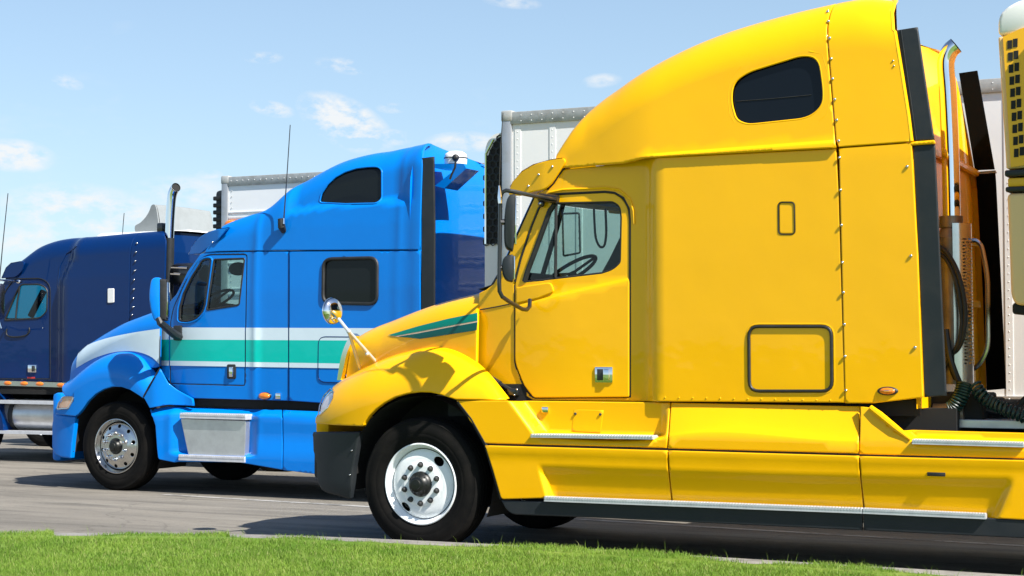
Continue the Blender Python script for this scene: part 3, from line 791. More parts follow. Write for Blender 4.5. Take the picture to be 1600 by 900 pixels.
# far door, windows see-through
Df = panel('door', Sdoor, doorp, 'yellow', Y, [glass_o], res=.12, mirror=YC, label='far side door')
panel('window_glass', Sgl, shrink(glass_o, -.5), 'glass', Df, res=.15, edge=0, thick=0, mirror=YC)
MB().tube([(p.x, 2 * YC - p.y, p.z) for p in path_on(Sdoor, [(868, 318), (867, 434)], -.010)], .013, 8).build('vent_divider', 'black', Df)
# interior linings
lin = [(772, 446), (786, 420), (803, 385), (822, 342), (840, 303), (860, 292), (1001, 285), (1001, 622), (833, 622), (770, 590)]
Slin = Surf(lambda X, z: ybody(X, z) + .05)
glass_big = shrink(glass_o, -3)
panel('side_lining', Slin, lin, 'interior', Y, [glass_big], res=.2, edge=0, thick=0, mirror=YC)
panel('side_lining', Slin, lin, 'interior', Y, [glass_big], res=.2, edge=0, thick=0)
X_m = cabx(1003); X_fw = cabx(752)
MB().box((X_m - .02, YCB + .07, 1.1), (X_m + .02, 2 * YC - YCB - .07, 3.0)).build('sleeper_curtain', 'interior', Y, False)
MB().box((X_fw, YCB + .22, 1.05), (X_m + .1, 2 * YC - YCB - .22, 1.2)).build('cab_floor', 'interior_d', Y, False)
MB().box((X_fw, YCB + .22, 1.05), (X_fw + .06, 2 * YC - YCB - .22, W(760, 452, YCB)[1])).build('firewall', 'interior_d', Y, False)
b = MB()   # headlining, sloping with the header
for X_, z_ in [(cabx(845) - .25, W(845, 322, YC + .4)[1]), (cabx(875), W(875, 326, YC + .4)[1]), (X_m, W(1000, 350, YC + .4)[1])]:
    b.v += [(X_, YCB + .06, z_), (X_, 2 * YC - YCB - .06, z_)]
b.v = [(v[0], max(v[1], YC - .1), v[2]) for v in b.v]
b.f = [[0, 1, 3, 2], [2, 3, 5, 4]]
b.build('headlining', 'interior_d', Y, False)
xd, zd = W(838, 424, YCB + .5)
MB().box((X_fw + .1, YCB + .2, 1.3), (xd + .10, 2 * YC - YCB - .2, zd - .02), .05).build('dashboard', 'interior_d', Y)
# steering wheel on its column, near (left-hand drive) side
yw = YCB + .50; xw, zw = W(893, 424, yw); rm = Matrix.Rotation(math.radians(-32), 3, 'Y')
b = MB(); ring = [tuple(rm @ Vector((.225 * math.cos(a), .225 * math.sin(a), 0)) + Vector((xw, yw, zw))) for a in [2 * PI * i / 32 for i in range(32)]]
b.tube(ring, .015, 8, closed=True)
for a in (0.3, 2.4, 4.4): b.tube([(xw, yw, zw - .02), tuple(rm @ Vector((.22 * math.cos(a), .22 * math.sin(a), 0)) + Vector((xw, yw, zw)))], .012, 6)
b.tube([(xw, yw, zw - .01), tuple(rm @ Vector((-.0, 0, -.5)) + Vector((xw, yw, zw)))], .035, 8)
b.build('steering_wheel', 'interior_d', Y)
for ys_ in (YCB + .42, 2 * YC - YCB - .5):
    s_ = MB().box((cabx(935), ys_ - .24, 1.5), (cabx(990), ys_ + .24, 1.64), .05).build('seat', 'interior_d', Y)
    MB().box((-.07, -.22, -.38), (.07, .22, .38), .06, rot=Matrix.Rotation(math.radians(8), 3, 'Y')).build('seat_back', 'interior_d', s_)
    for v in bpy.data.objects[s_.children[0].name].data.vertices: v.co += Vector((cabx(984), ys_, 1.92))
# hanging handset cord
cp = [W(x, y, YCB + .35) for x, y in curve([(928, 326), (929, 350), (931, 372), (937, 385), (944, 384), (947, 368), (947, 350), (946, 326)], 5)]
MB().tube([(a, YCB + .35, b_) for a, b_ in cp], .010, 8).build('handset_cord', 'black', Y)
fm_ = rnd([(879, 334, 3), (905, 333, 3), (906.5, 395, 3), (880.5, 400, 3)])
yfm = 2 * YC + .25
MB().tube([(W(x, y, yfm)[0], yfm, W(x, y, yfm)[1]) for x, y in fm_], .010, 6, closed=True).build('far_mirror_frame', 'black', Y)
cpost = [W(x, y, YC - .1) for x, y in [(846, 436), (872, 350), (880, 318)]]
MB().tube([(a, YC - .1, b_) for a, b_ in cpost], .022, 8).build('windscreen_post', 'interior_d', Y)

# --- bonnet
hs = [(544, 536), (551, 526), (560, 518), (570, 512), (600, 500), (650, 481), (700, 465.5), (735, 457.5), (757, 452.5)]
hb_rear = YCB + .02
Xh1 = cabx(749); Xh0 = W(547, 560, .52)[0]
def yhood(X, z=0):
    t = (Xh1 - X) / (Xh1 - Xh0); t = max(-.2, t)
    return hb_rear + .38 * (max(0, t) ** 1.35)
HP = [W(x, y, yhood(W(x, y, .35)[0]) + .16) for x, y in hs]; zt_h = interp(HP)
crz = [(544, 546), (574, 533), (604, 524), (654, 509), (700, 497), (748, 488)]
CP = [W(x, y, yhood(W(x, y, .3)[0])) for x, y in crz]; crf = lambda X: float(np.interp(X, [p[0] for p in CP], [p[1] for p in CP]))
Shood = Surf(lambda X, z: yhood(X) - .018 * smooth01((crf(X) - z) / .015) + .0, zt_h, lambda X: max(.02, min(.30, zt_h(X) - 1.5)) , lambda X: .36)
tl = [(HP[0][0] + .02 + (Xh1 - HP[0][0] - .02) * i / 30, QL) for i in range(31)]
bt = [Shood.pix(*p) for p in densify([(745.5, 480), (744, 569), (738, 574), (700, 570), (640, 575), (600, 590), (560, 606), (538, 612), (541, 580), (546, 550), (548, 535)], 8, False)]
bt = [(min(a, Xh1), b_) for a, b_ in bt]
ho = tl + bt
Hd = panel('hood', Shood, ho, 'yellow', Y, res=.05, pix=False, lines=[([Shood.uv(*p) for p in CP], (.003, 0, -.005, -.010, -.015, -.018))])
panel('hood_side', Shood, ho, 'yellow', Y, res=.14, pix=False, mirror=YC, label='far side of the hood')
strip('hood_top', Shood, HP[0][0] + .02, Xh1, YC, 'yellow', Y, .05, X_off=lambda t: .0)
dec1 = [(606, 524.3), (654, 510), (700, 498.5), (746.5, 489), (746.5, 501), (700, 509.5), (654, 518.5), (618, 525.2)]
dec2 = [(622, 526), (654, 521), (700, 512), (746.5, 503.5), (745.5, 516), (700, 523), (657, 529.5)]
dec0 = [(612, 525.4), (654, 518), (700, 509), (746.5, 500.5), (746.5, 504.5), (700, 513), (654, 522), (624, 526.5)]
for dd, mt, of_ in ((dec0, 'pink', .0035), (dec1, 'green_a', .005), (dec2, 'green_b', .005)):
    panel('hood_stripe', Shood, dd, mt, Y, res=.06, thick=0, edge=0, off=of_, label={'green_a': 'upper sea green stripe', 'green_b': 'lower dark green stripe', 'pink': 'pale pinstripe between the green stripes'}[mt])
# grille surround and grille
gp = [W(x, y, .50) for x, y in curve([(552, 521), (543, 532), (535, 552), (530, 575), (527, 594)], 4)]
gq = [W(x, y, .50) for x, y in curve([(533, 594), (537, 575), (542, 553), (549, 536), (557, 525)], 4)]
MB().prism([(a, b_) for a, b_ in gp + gq], .495, .56).build('grille_surround', 'chrome', Y, True, 40)
b = MB()
zg0, zg1 = .95, gp[0][1] - .02
b.prism([(a + .03, b_ - .09) for a, b_ in gp] + [(gp[-1][0] + .1, zg0), (gp[0][0] + .2, gp[0][1] - .16)], .60, 2 * YC - .56); b.build('grille_backing', 'dark', Y, False)
for i in range(7):
    z = gp[-1][1] + (gp[0][1] - gp[-1][1]) * (i + .5) / 10 - .04; xg = float(np.interp(z, [p[1] for p in gp][::-1], [p[0] for p in gp][::-1])); MB().box((xg, .56, z - .012), (xg + .03, 2 * YC - .56, z + .012), .005).build('grille_bar', 'chrome', Y)
# --- fender
Xfr = W(600, 640, YF)[0]; Xff = W(489, 655, .45)[0]
def wrap(X, L=Xfr - Xff, D=.50):
    t = min(1.0, max(0.0, (Xfr - X) / L)); return D * (1 - math.sqrt(max(0, 1 - t ** 2.2)))
Xfe = W(700, 600, YF)[0]; Xfc = W(791, 622, .02)[0]
ft = [(512, 604), (521, 597), (540, 584.5), (570, 570), (600, 558.5), (640, 548), (690, 541.5), (720, 546), (746, 562), (770, 586), (795, 622)]
fy = lambda px: .25 + (.25 if px < 540 else 0) if px < 700 else .10
FP = [W(x, y, .30 + max(0, (560 - x) / 70) * .2 if x < 720 else .30 - (x - 720) / 75 * .22) for x, y in ft]; zt_f = interp(FP)
Xl0 = W(640, 600, YF)[0]
def fend_base(X, z):
    y = YF - .02 + wrap(X)
    # raised eyebrow round the wheel opening
    return y
def fend_d(X):
    t = smooth01((X - W(715, 600, .1)[0]) / .45); return max(.10, (yhood(X) - YF - .02 + .06 - wrap(X) * .9)) * (1 - t) + .15 * t
Sfen = Surf(fend_base, zt_f, lambda X: .10 + .30 * (1 - smooth01((X - W(735, 600, 0)[0]) / .40)) , fend_d)
X0 = FP[0][0] + .01; X1 = FP[-1][0]
tp = [(X0 + (X1 - X0) * i / 40, QL) for i in range(41)][::-1]
low = densify([(516, 605), (521, 612), (520, 622), (513, 636), (505, 645), (497, 650), (492, 652), (492, 661), (520, 664), (567, 666), (569, 660), (576, 650), (587, 639), (600, 629.5), (617, 620.5), (636, 615), (655, 612.5), (673, 613), (690, 617), (702, 621), (712, 624), (791, 624)], 6, False)
fo = tp + [Sfen.pix(*p) for p in low]
Fn = panel('fender', Sfen, fo, 'yellow', Y, res=.05, pix=False, thick=.04)
panel('fender', Sfen, fo, 'yellow', Y, res=.12, pix=False, thick=.04, mirror=YC, label='far side fender')
# headlamp
hl = rnd([(516, 606, 3), (521, 613, 4), (520, 622), (513, 636), (504, 645, 5), (497, 650, 3), (499, 634), (505, 618)])
panel('headlight', off_surf(Sfen, -.012), shrink(hl, .6), 'lens', Y, res=.03, thick=.03)
MB().tube(path_on(Sfen, hl, .0, True), .005, 6, closed=True).build('headlight_bezel', 'chrome', Y)
# front valance across, bumper
zb0, zb1 = W(490, 760, .3)[1], W(487, 677, .3)[1]
Sbum = Surf(lambda X, z: YF + .02 + wrap(X) * .9 + .03 * smooth01((.45 - z) / .3))
bo = rnd([(487, 675, 2), (561, 675, 3), (556, 700), (550, 735), (547, 781, 3), (500, 768, 12), (493, 745), (493, 724), (488, 705)])
panel('bumper', Sbum, bo, 'charcoal', Y, res=.05, thick=.05, edge=.012, ew=.02)
panel('bumper', Sbum, bo, 'charcoal', Y, res=.12, thick=.05, mirror=YC, label='far end of the bumper')
Xbf = W(487, 690, .42)[0]
MB().box((Xbf + .01, .42, zb0 + .05), (Xbf + .15, 2 * YC - .42, zb1 - .01), .04).build('bumper_beam', 'charcoal', Y)
MB().box((Xbf - .02, .50, zb1 - .02), (Xbf + .12, 2 * YC - .50, .98), .03).build('front_valance', 'yellow', Y)
rivets('bolt', [Sbum.at(550, 704, .004), Sbum.at(547, 742, .004)], Y, .008)
# --- wheels and arches
wheel(Y, 0, .0, 'steel', R=.534, zg=gz(0))
wheel(Y, 0, 2 * YC, 'steel', flip=-1, detail=False, R=.534, zg=gz(2.3))
arch_liner(Y, 0, .66, .02, .55, .50, -25, 190)
arch_liner(Y, 0, .66, 2 * YC - .02, 2 * YC - .55, .50, -25, 190)
for s_ in (0, 1):
    for xx in (5.35, 6.65): wheel(Y, xx, .0 if not s_ else 2 * YC, 'steel', flip=1 if not s_ else -1, detail=False, R=.525, zg=gz(2.3 * s_))
# chassis rails, axle, engine sump: dark things under the body
b = MB()
b.box((-.55, .72, .62), (7.6, .80, .90)); b.box((-.55, 2 * YC - .80, .62), (7.6, 2 * YC - .72, .90)); b.build('frame_rail', 'dark', Y, False)
MB().tube([(0, .2, .42), (0, 2 * YC - .2, .42)], .06, 8).build('front_axle', 'dark', Y)
MB().box((-.7, .8, .75), (1.0, 2 * YC - .8, 1.45)).build('engine', 'dark', Y, False)
MB().box((.9, .25, .42), (4.2, 2 * YC - .25, 1.12)).build('chassis_boxes', 'dark', Y, False)
MB().box((Xh1 - .02, .40, .7), (Xh1 + .04, 2 * YC - .40, 1.6)).build('bulkhead', 'dark', Y, False)

# --- side fairings
led = interp([W(x, y, YF) for x, y in [(795, 681), (1040, 684), (1050, 682), (1340, 690), (1430, 690), (1700, 702)]])
tpf = interp([W(x, y, YF + .12) for x, y in [(795, 626), (1048, 629), (1343, 636), (1700, 640)]])
sA, sB = W(795, 626, YF), W(836, 682, YF); sC = W(1022, 684, YF)[0]; sD = W(1050, 650, YF)[0]
def gline(a, b, X, z):   # signed distance to the right of line a->b
    dx, dz = b[0] - a[0], b[1] - a[1]; L = math.hypot(dx, dz); return ((X - a[0]) * -dz + (z - a[1]) * dx) / L
def yup(X, z):
    g = smooth01((gline(sA, sB, X, z) + .01) / .075)
    t = max(0.0, z - led(X)); H_ = max(.05, tpf(X) - led(X))
    step = .13 * smooth01(t / .03); slope = .12 * min(1, t / H_) ** .8
    k = smooth01((X - sC) / .09)
    return YF + g * (step * (1 - k) + slope * k)
Sup = Surf(yup)
s1 = [(1047, 629), (1046, 640), (1041, 697)]
up1 = [(713, 626), (795, 626, 4), (1046.4, 629), (1045, 650), (1041.5, 700), (757, 692.5)]
up2 = [(1048.4, 629), (1343, 635), (1342, 660), (1340.8, 708.5), (1043.5, 700.5), (1047, 650)]
pj = lambda pts: [W(x, y, YF) for x, y in pts]
LED = [(X_, led(X_)) for X_ in np.linspace(sA[0] - .1, W(1343, 690, YF)[0], 30)]
lnA = ([(sA[0] - .03, sA[1] + .04), (sB[0] + .02, sB[1] - .03)], (.015, 0, -.0, -.015, .03, .045, .06, .07, -.03))
panel('step_fairing', Sup, up1, 'yellow', Y, res=.04, lines=[(LED, (-.004, .0, .008, .016, .024, .032)), lnA, ([(sC, .7), (sC, 1.25)], (0, -.03, -.06, -.09))])
panel('step_fairing', Sup, up2, 'yellow', Y, res=.06, lines=[(LED, (-.004, .0, .012, .03))], label='middle upper fairing panel')
up3 = [(1344.5, 635), (1358, 636), (1425, 689), (1417, 671), (1700, 678), (1700, 718), (1342.5, 709)]
fA, fB = W(1361, 638, YF), W(1424, 690, YF)
def yup3(X, z):
    t = max(0.0, z - led(X)); g = smooth01((gline(fA, fB, X, z) + .005) / .03)
    return YF + .012 + (.11 * smooth01(t / .02)) * g + .06 * min(1, t / .3) * (1 - g)
panel('deck_fairing', Surf(yup3), [(1344.5, 635), (1362, 637), (1410, 671.5), (1500, 674), (1700, 679), (1700, 719), (1342.5, 709.5)], 'yellow', Y, res=.045, lines=[([(X_, led(X_)) for X_ in np.linspace(fA[0], fA[0] + 2.2, 40)], (0, .007, .014, .02)), ([fA, fB], (-.005, .005, .015, .025, .035))])
MB().tube([Surf(yup3).at(x, y, .006) for x, y in [(1360, 637), (1375, 649), (1400, 670), (1423, 688)]], [.020, .026, .024, .012], 8).build('fairing_fin', 'yellow', Y)
# lower fairings with a long recess
rl = [W(x, y, YF) for x, y in [(836, 722), (853, 779)]]; rr_ = [W(x, y, YF) for x, y in [(1592, 742), (1560, 812)]]
rt = interp([W(x, y, YF) for x, y in [(836, 722), (1340, 737), (1600, 741)]]); rbm = interp([W(x, y, YF) for x, y in [(850, 779), (1540, 807), (1700, 814)]])
def ylow(X, z):
    a = smooth01(gline(rl[0], rl[1], X, z) / .05); b_ = smooth01(-gline(rr_[0], rr_[1], X, z) / .07); c_ = smooth01((rt(X) - z) / .10)
    d_ = .012 + .05 * min(1, max(0, rt(X) - z) / .25)
    return YF + .0 + a * b_ * c_ * d_ - .012 * smooth01((z - rt(X)) / .1)
Slow = Surf(ylow)
lo1 = [(757.5, 696), (1042, 704), (1043.5, 735), (1049, 786), (860, 778), (783, 780, 5), (770, 735)]
lo2 = [(1044, 704), (1341, 712.5), (1343.5, 745), (1349, 797), (1051, 787), (1045.5, 735)]
lo3 = [(1343, 713), (1700, 722), (1700, 818), (1351, 798), (1345.5, 745)]
for o_, lb in ((lo1, 'front lower fairing panel'), (lo2, 'middle lower fairing panel'), (lo3, 'rear lower fairing panel')):
    RT = [(X_, rt(X_)) for X_ in np.linspace(rl[0][0] - .03, rr_[0][0] + .05, 60)]
    panel('side_fairing', Slow, o_, 'yellow', Y, res=.05, label=lb, lines=[(RT, (.003, 0, -.02, -.045, -.07, -.10)), ([(rl[0][0], rl[0][1]), rl[1]], (.012, 0, -.0, .024, .036, .05, -.01)), ([rr_[0], rr_[1]], (0, -.018, -.035, -.053, -.07))])
panel('side_fairing', Surf(lambda X, z: YF), [(713, 626), (1343, 635), (1345, 672), (1700, 678), (1700, 815), (783, 778), (757, 692)], 'yellow', Y, res=.4, mirror=YC, label='far side fairing')
# arch return behind the wheel
MB().tube([Slow.at(x, y, -.03) for x, y in [(714, 628), (735, 655), (757, 694), (770, 738), (782, 780)]], .022, 6).build('arch_edge', 'dark', Y)
# shadow gap strip between upper and lower fairings
panel('fairing_gap_strip', Surf(lambda X, z: YF + .02), [(755, 690), (1700, 714), (1700, 726), (757, 699)], 'black', Y, res=.3, edge=0, thick=0)
# black skirt
Ssk = Surf(lambda X, z: YF + .010)
panel('rubber_skirt', Ssk, [(783, 782), (1347, 798), (1347, 829), (930, 809), (800, 804, 8), (790, 795)], 'charcoal', Y, res=.15)
panel('rubber_skirt', Ssk, [(1349, 798), (1700, 819), (1700, 846), (1349, 829)], 'charcoal', Y, res=.15)
# tread strips with cross ribs
def tread(parent, a, b_, w=.05, z=0, t=.035, ribs=60, name='step_tread', yy=YF - .02):
    p = W(a[0], a[1], yy); q = W(b_[0], b_[1], yy)
    T = MB(); T.add([(p[0], yy, p[1]), (q[0], yy, q[1]), (q[0], yy, q[1] - t), (p[0], yy, p[1] - t), (p[0], yy + w, p[1]), (q[0], yy + w, q[1]), (q[0], yy + w, q[1] - t), (p[0], yy + w, p[1] - t)],
        [[0, 1, 2, 3], [4, 7, 6, 5], [0, 4, 5, 1], [3, 2, 6, 7], [0, 3, 7, 4], [1, 5, 6, 2]])
    tr = T.build(name, 'alu', parent, False)
    R_ = MB()
    for i in range(ribs):
        s_ = (i + .5) / ribs; X = p[0] + (q[0] - p[0]) * s_; Z = p[1] + (q[1] - p[1]) * s_
        R_.box((X - .006, yy - .003, Z - t * .38), (X + .006, yy + w * .9, Z + .006), .0)
    R_.build('tread_ribs', 'alu', tr, False, kind='stuff')
    return tr
tread(Y, (850, 776.5), (1347, 795), ribs=110, t=.034)
tread(Y, (1348, 795), (1540, 803.5), ribs=44, t=.034)
tread(Y, (829, 679), (1020, 682), ribs=44, t=.022, w=.12)
tread(Y, (1425, 687.5), (1600, 692.5), ribs=40, t=.028, w=.10)
# fuel door with two latches, small chrome latch, slot
fd = [(897, 640), (943, 641), (938, 676), (893, 674)]
panel('fuel_door', off_surf(Sup, .003), fd, 'yellow', Y, res=.05, thick=.012, edge=.002, ew=.004)
for x, y in ((899.5, 646.5), (938.5, 647.5)): MB().ball(Sup.at(x, y, .008), .011, (1, .6, 1), 10, 6).build('latch', 'nut', Y)
p = Sup.at(853, 640, .01); MB().box((p.x - .028, p.y - .012, p.z - .022), (p.x + .028, p.y + .01, p.z + .022), .006).build('step_lamp', 'chrome', Y)
p = Slow.at(1463, 741, .002); MB().box((p.x - .062, p.y - .004, p.z - .013), (p.x + .062, p.y + .01, p.z + .013), .003).build('fairing_slot', 'black', Y)
panel('sill_shadow_board', Surf(lambda X, z: .17), [(700, 600), (1440, 600), (1440, 650), (700, 650)], 'dark', Y, res=.4, edge=0, thick=0)  # dark sheet painted in for the shade under the cab side
MB().tube(path_on(Sbody, [(750, 484), (775, 479.5), (802, 474)], .0), .005, 5).build('cowl_seam', 'black', Y)
# --- hinge strut between fender and cab
a = Sbody.at(762, 588, .02); b_ = Sbody.at(805, 611, .03)
MB().tube([a, b_], .017, 8).build('hood_strut', 'black', Y)
MB().tube([Sbody.at(757, 584, .03), Sbody.at(785, 600, .035)], .026, 8).build('strut_boot', 'black', Y)
st = MB().box((b_.x - .045, b_.y - .02, b_.z - .035), (b_.x + .05, b_.y + .02, b_.z + .022), .006).build('hood_latch', 'blackg', Y)
rivets('bolt', [Sbody.at(809, 617, .05), Sbody.at(813, 608, .05)], Y, .009, 'chrome')
# --- rivets
riv = [(1293.5, 19), (1294.5, 34), (1296.5, 60), (1299, 92), (1301, 123.5), (1304.5, 155.5), (1307.5, 188), (1310.5, 220.5)]
rv_ = [Sroof2.at(x, y, .004) for x, y in riv]
rv_ += [Srear.at(x, y, .004) for x, y in [(1312, 246.5), (1313.5, 297), (1315, 352), (1316.5, 410), (1318, 457), (1319.5, 507), (1320.5, 557), (1322, 610), (1417.5, 260.5), (1423.5, 400), (1430, 543)]]
rivets('rivet', rv_, Y, .012)
rivets('rivet', [Sroof2.at(1395.5, 95, .003), Sroof2.at(1397, 103, .003)], Y, .007)
rivets('rivet', [Sbody.at(1018 + 21.5 * i, 620.6 + .37 * i, .001) for i in range(14)], Y, .006, 'yellow')
# marker lamp
p = Srear.at(1387, 611, .0)
ml = MB().ball(p, .075, (1, .30, .42), 20, 10).build('marker_lamp', 'black', Y)
MB().ball((p.x, p.y - .006, p.z), .06, (1, .38, .42), 20, 10).build('lens', 'amber', ml)
MB().ball((p.x, p.y - .020, p.z + .002), .022, (1.6, .5, .3), 12, 6).build('lamp_bar', 'chrome', ml)
# --- rear wall, deck, side extenders
rp = [(1395, 47), (1424, 222), (1434, 400), (1441, 600), (1442, 630)]
RW = [W(x - 4, y, YSL) for x, y in rp]; Xw = lambda z: float(np.interp(z, [p[1] for p in RW][::-1], [p[0] for p in RW][::-1])) - .03
b = MB(); nz, ny = 26, 20
top_ = [Vector(v) for v in roof_rear]; zk = 3.0
def wall_pt(z, t):
    hw = YC - (YSL + .02 + .04 * max(0, z - 2.9)); u = t * 2 - 1
    return Vector((Xw(z) + .05 * (1 - u * u), YC + u * hw, z))
for i in range(nz + 1):
    for j in range(ny + 1):
        t = j / ny; T = top_[j]; T = T + Vector((0, 0, -.01))
        if i < 14: b.v.append(wall_pt(1.12 + (zk - 1.12) * i / 14, t))
        else:
            k = (i - 14) / (nz - 14); a_ = wall_pt(zk, t); c_ = Vector((a_.x + (T.x - a_.x) * .55, a_.y, zk + (T.z - zk) * .97))
            b.v.append(a_ * (1 - k) ** 2 + c_ * 2 * k * (1 - k) + T * k * k)
for i in range(nz):
    for j in range(ny): a = i * (ny + 1) + j; b.f.append([a, a + 1, a + ny + 2, a + ny + 1])
b.build('rear_wall', 'yellow', Y, True, 30)
MB().tube([(Xw(2.98) + .05, .1, 2.98), (Xw(2.98) + .09, YC, 2.98), (Xw(2.98) + .05, 2 * YC - .1, 2.98)], .03, 8).build('wall_rail', 'yellow', Y)
for zz in (1.9, 2.4): MB().box((Xw(zz), .2, zz - .03), (Xw(zz) + .05, 2 * YC - .2, zz + .03), .01).build('wall_rail', 'yellow', Y)
Sext = Surf(lambda X, z: ybody(X, z) + .015)
e1 = [(1401, 47), (1433, 42), (1459, 218), (1424, 220)]; e2 = [(1426, 227), (1460, 224), (1469, 420), (1478, 618), (1444, 621), (1436, 420)]
for e, l in ((e1, 'upper side extender'), (e2, 'lower side extender')):
    panel('side_extender', Sext, e, 'charcoal', Y, res=.12, thick=.025, back=True)
    panel('side_extender', Sext, e, 'extender_shade', Y, res=.2, thick=.025, back=True, mirror=YC - .0, label='far ' + l)
MB().tube([Sext.at(x, y, .006) for x, y in [(1408, 47), (1432, 219)]], .004, 5).build('extender_fold', 'charcoal', Y)
panel('extender_bracket', Surf(lambda X, z: ybody(X, z) - .006), [(1420, 222), (1459, 218.5), (1461, 224), (1420, 227)], 'yellow', Y, res=.1, thick=.03)
panel('extender_bracket', Surf(lambda X, z: ybody(X, z) - .006), [(1420, 222), (1459, 218.5), (1461, 224), (1420, 227)], 'dome_white', Y, res=.1, thick=.03, mirror=YC)
MB().box((4.0, .35, .98), (7.4, 2 * YC - .35, 1.04), .005).build('rear_deck', 'brushed', Y, False)
MB().box((3.9, .10, .40), (5.0, 2 * YC - .1, .95), .02).build('fuel_tank', 'dark', Y, False)
# --- exhaust stack: muffler, heat shield, chrome pipe
ye = .62; xe, ze = W(1486, 340, ye)
mk = lambda pts: [(W(x, y, ye)[0], ye, W(x, y, ye)[1]) for x, y in pts]
sp = mk(curve([(1487, 350), (1485, 250), (1481, 150), (1478, 108), (1479, 92), (1485, 79), (1494, 71)], 5))
b = MB(); b.tube(sp, .064, 18, caps=False); b.tube(sp[::-1], .058, 18, caps=False)
b.build('exhaust_stack', 'chrome', Y, True, 60, fix=False)
MB().tube(mk([(1486, 356), (1486, 338)]), .085, 16).build('pipe_clamp', 'rust', Y)
MB().tube(mk([(1486, 372), (1487, 356)]), [.105, .075], 16).build('muffler_cone', 'rust', Y)
ms = mk([(1486, 372), (1492, 600)]); mf = MB().tube(ms, .105, 24).build('muffler', 'rust', Y)
# perforated heat shield: curved sheet with slots
tp_, bt_ = Vector(mk([(1508, 352)])[0]), Vector(mk([(1517, 597)])[0]); b = MB(); R_ = .135
cx0, cx1 = Vector(ms[0]) + Vector((.01, 0, .10)), Vector(ms[1])
a0, a1 = math.radians(-78), math.radians(22); NA = 13; NZ = 96
def shp(i, j):
    t = i / NZ; c = cx0.lerp(cx1, t); a = a0 + (a1 - a0) * j / NA; return (c.x + R_ * math.cos(a), c.y + R_ * math.sin(a), c.z)
for i in range(NZ + 1):
    for j in range(NA + 1): b.v.append(shp(i, j))
for i in range(NZ):
    for j in range(NA):
        solid = (i % 2 == 0) or j in (0, 1, 2, 3, NA - 1) or i < 8 or i > NZ - 12 or ((j + (i // 2) % 2 * 1) % 3 == 0)
        if solid: a = i * (NA + 1) + j; b.f.append([a, a + 1, a + NA + 2, a + NA + 1])
b.build('heat_shield', 'stainless', Y, True, 40, fix=False)
gb = [(W(x, y, .75)[0], .75, W(x, y, .75)[1]) for x, y in rnd([(1508, 376), (1532, 376, 14), (1543, 430, 20), (1544, 545, 20), (1530, 570, 10), (1518, 578)], False)]
MB().tube(densify3 := gb, .018, 8).build('grab_rail', 'stainless', Y)
def hose(pts, r, mat, name='air_hose', n=6):
    pp = []
    P3 = [Vector((W(x, y, yy)[0], yy, W(x, y, yy)[1])) for x, y, yy in pts]
    for i in range(len(P3) - 1):
        p0, p1, p2, p3 = P3[max(i - 1, 0)], P3[i], P3[i + 1], P3[min(i + 2, len(P3) - 1)]
        for k in range(n):
            t = k / n; pp.append(.5 * ((2 * p1) + (p2 - p0) * t + (2 * p0 - 5 * p1 + 4 * p2 - p3) * t * t + (3 * p1 - p0 - 3 * p2 + p3) * t**3))
    pp.append(P3[-1]); return MB().tube(pp, r, 8).build(name, mat, Y), pp
hose([(1468, 386, .5), (1482, 398, .46), (1498, 430, .42), (1508, 480, .42), (1506, 520, .42), (1497, 545, .45), (1480, 556, .5)], .017, 'black')
hose([(1468, 396, .5), (1480, 408, .46), (1494, 440, .42), (1502, 490, .42), (1500, 528, .42), (1489, 552, .45), (1472, 580, .5)], .015, 'black')
hose([(1478, 515, .45), (1485, 560, .42), (1500, 600, .45), (1512, 620, .5), (1540, 640, .55), (1580, 640, .6), (1605, 620, .6), (1640, 590, .6)], .022, 'black')
hose([(1480, 530, .5), (1486, 575, .5), (1508, 618, .6), (1532, 638, .7), (1570, 650, .7), (1610, 648, .7)], .018, 'black')
hose([(1410, 629, .4), (1404, 645, .35), (1392, 658, .35), (1380, 664, .4)], .010, 'amber', 'red_air_line')
hose([(1432, 628, .4), (1436, 645, .35), (1446, 660, .35), (1452, 668, .4)], .012, 'hose_g')
def coil(pts, r, rad, turns, mat='hose_g'):
    _, pp = hose(pts, .004, mat, 'coil_core'); bpy.data.objects.remove(_)
    L = [0]
    for i in range(1, len(pp)): L.append(L[-1] + (pp[i] - pp[i - 1]).length)
    out = []; N = turns * 12
    for k in range(N + 1):
        s_ = L[-1] * k / N; i = min(len(pp) - 2, max(0, int(np.searchsorted(L, s_)) - 1)); t = (s_ - L[i]) / max(1e-6, L[i + 1] - L[i])
        c = pp[i].lerp(pp[i + 1], t); d = (pp[i + 1] - pp[i]).normalized(); u = d.cross(Vector((0, 1, 0))).normalized(); v = d.cross(u)
        a = 2 * PI * k / 12; out.append(c + (u * math.cos(a) + v * math.sin(a)) * rad)
    MB().tube(out, r, 6).build('coiled_air_hose', mat, Y)
coil([(1508, 600, .35), (1500, 622, .32), (1490, 636, .32), (1482, 640, .32)], .009, .05, 12)
coil([(1524, 602, .35), (1534, 618, .32), (1550, 630, .32), (1572, 640, .30), (1610, 655, .30)], .010, .040, 15)
MB().tube([(W(1462, 650, .45)[0], .45, W(1462, 650, .45)[1]), (W(1508, 646, .45)[0], .45, W(1508, 646, .45)[1])], [.10, .085], 14).build('exhaust_elbow', 'rust', Y)
b = MB()
for i in range(16): b.box((3.85 + rng.uniform(-.15, .5), .4 + rng.uniform(0, .8), .98 + rng.uniform(0, .12)), (3.95 + rng.uniform(0, .55), .5 + rng.uniform(0, .9), 1.12 + rng.uniform(0, .12)), .02)
b.build('deck_fittings', 'dark', Y, False)
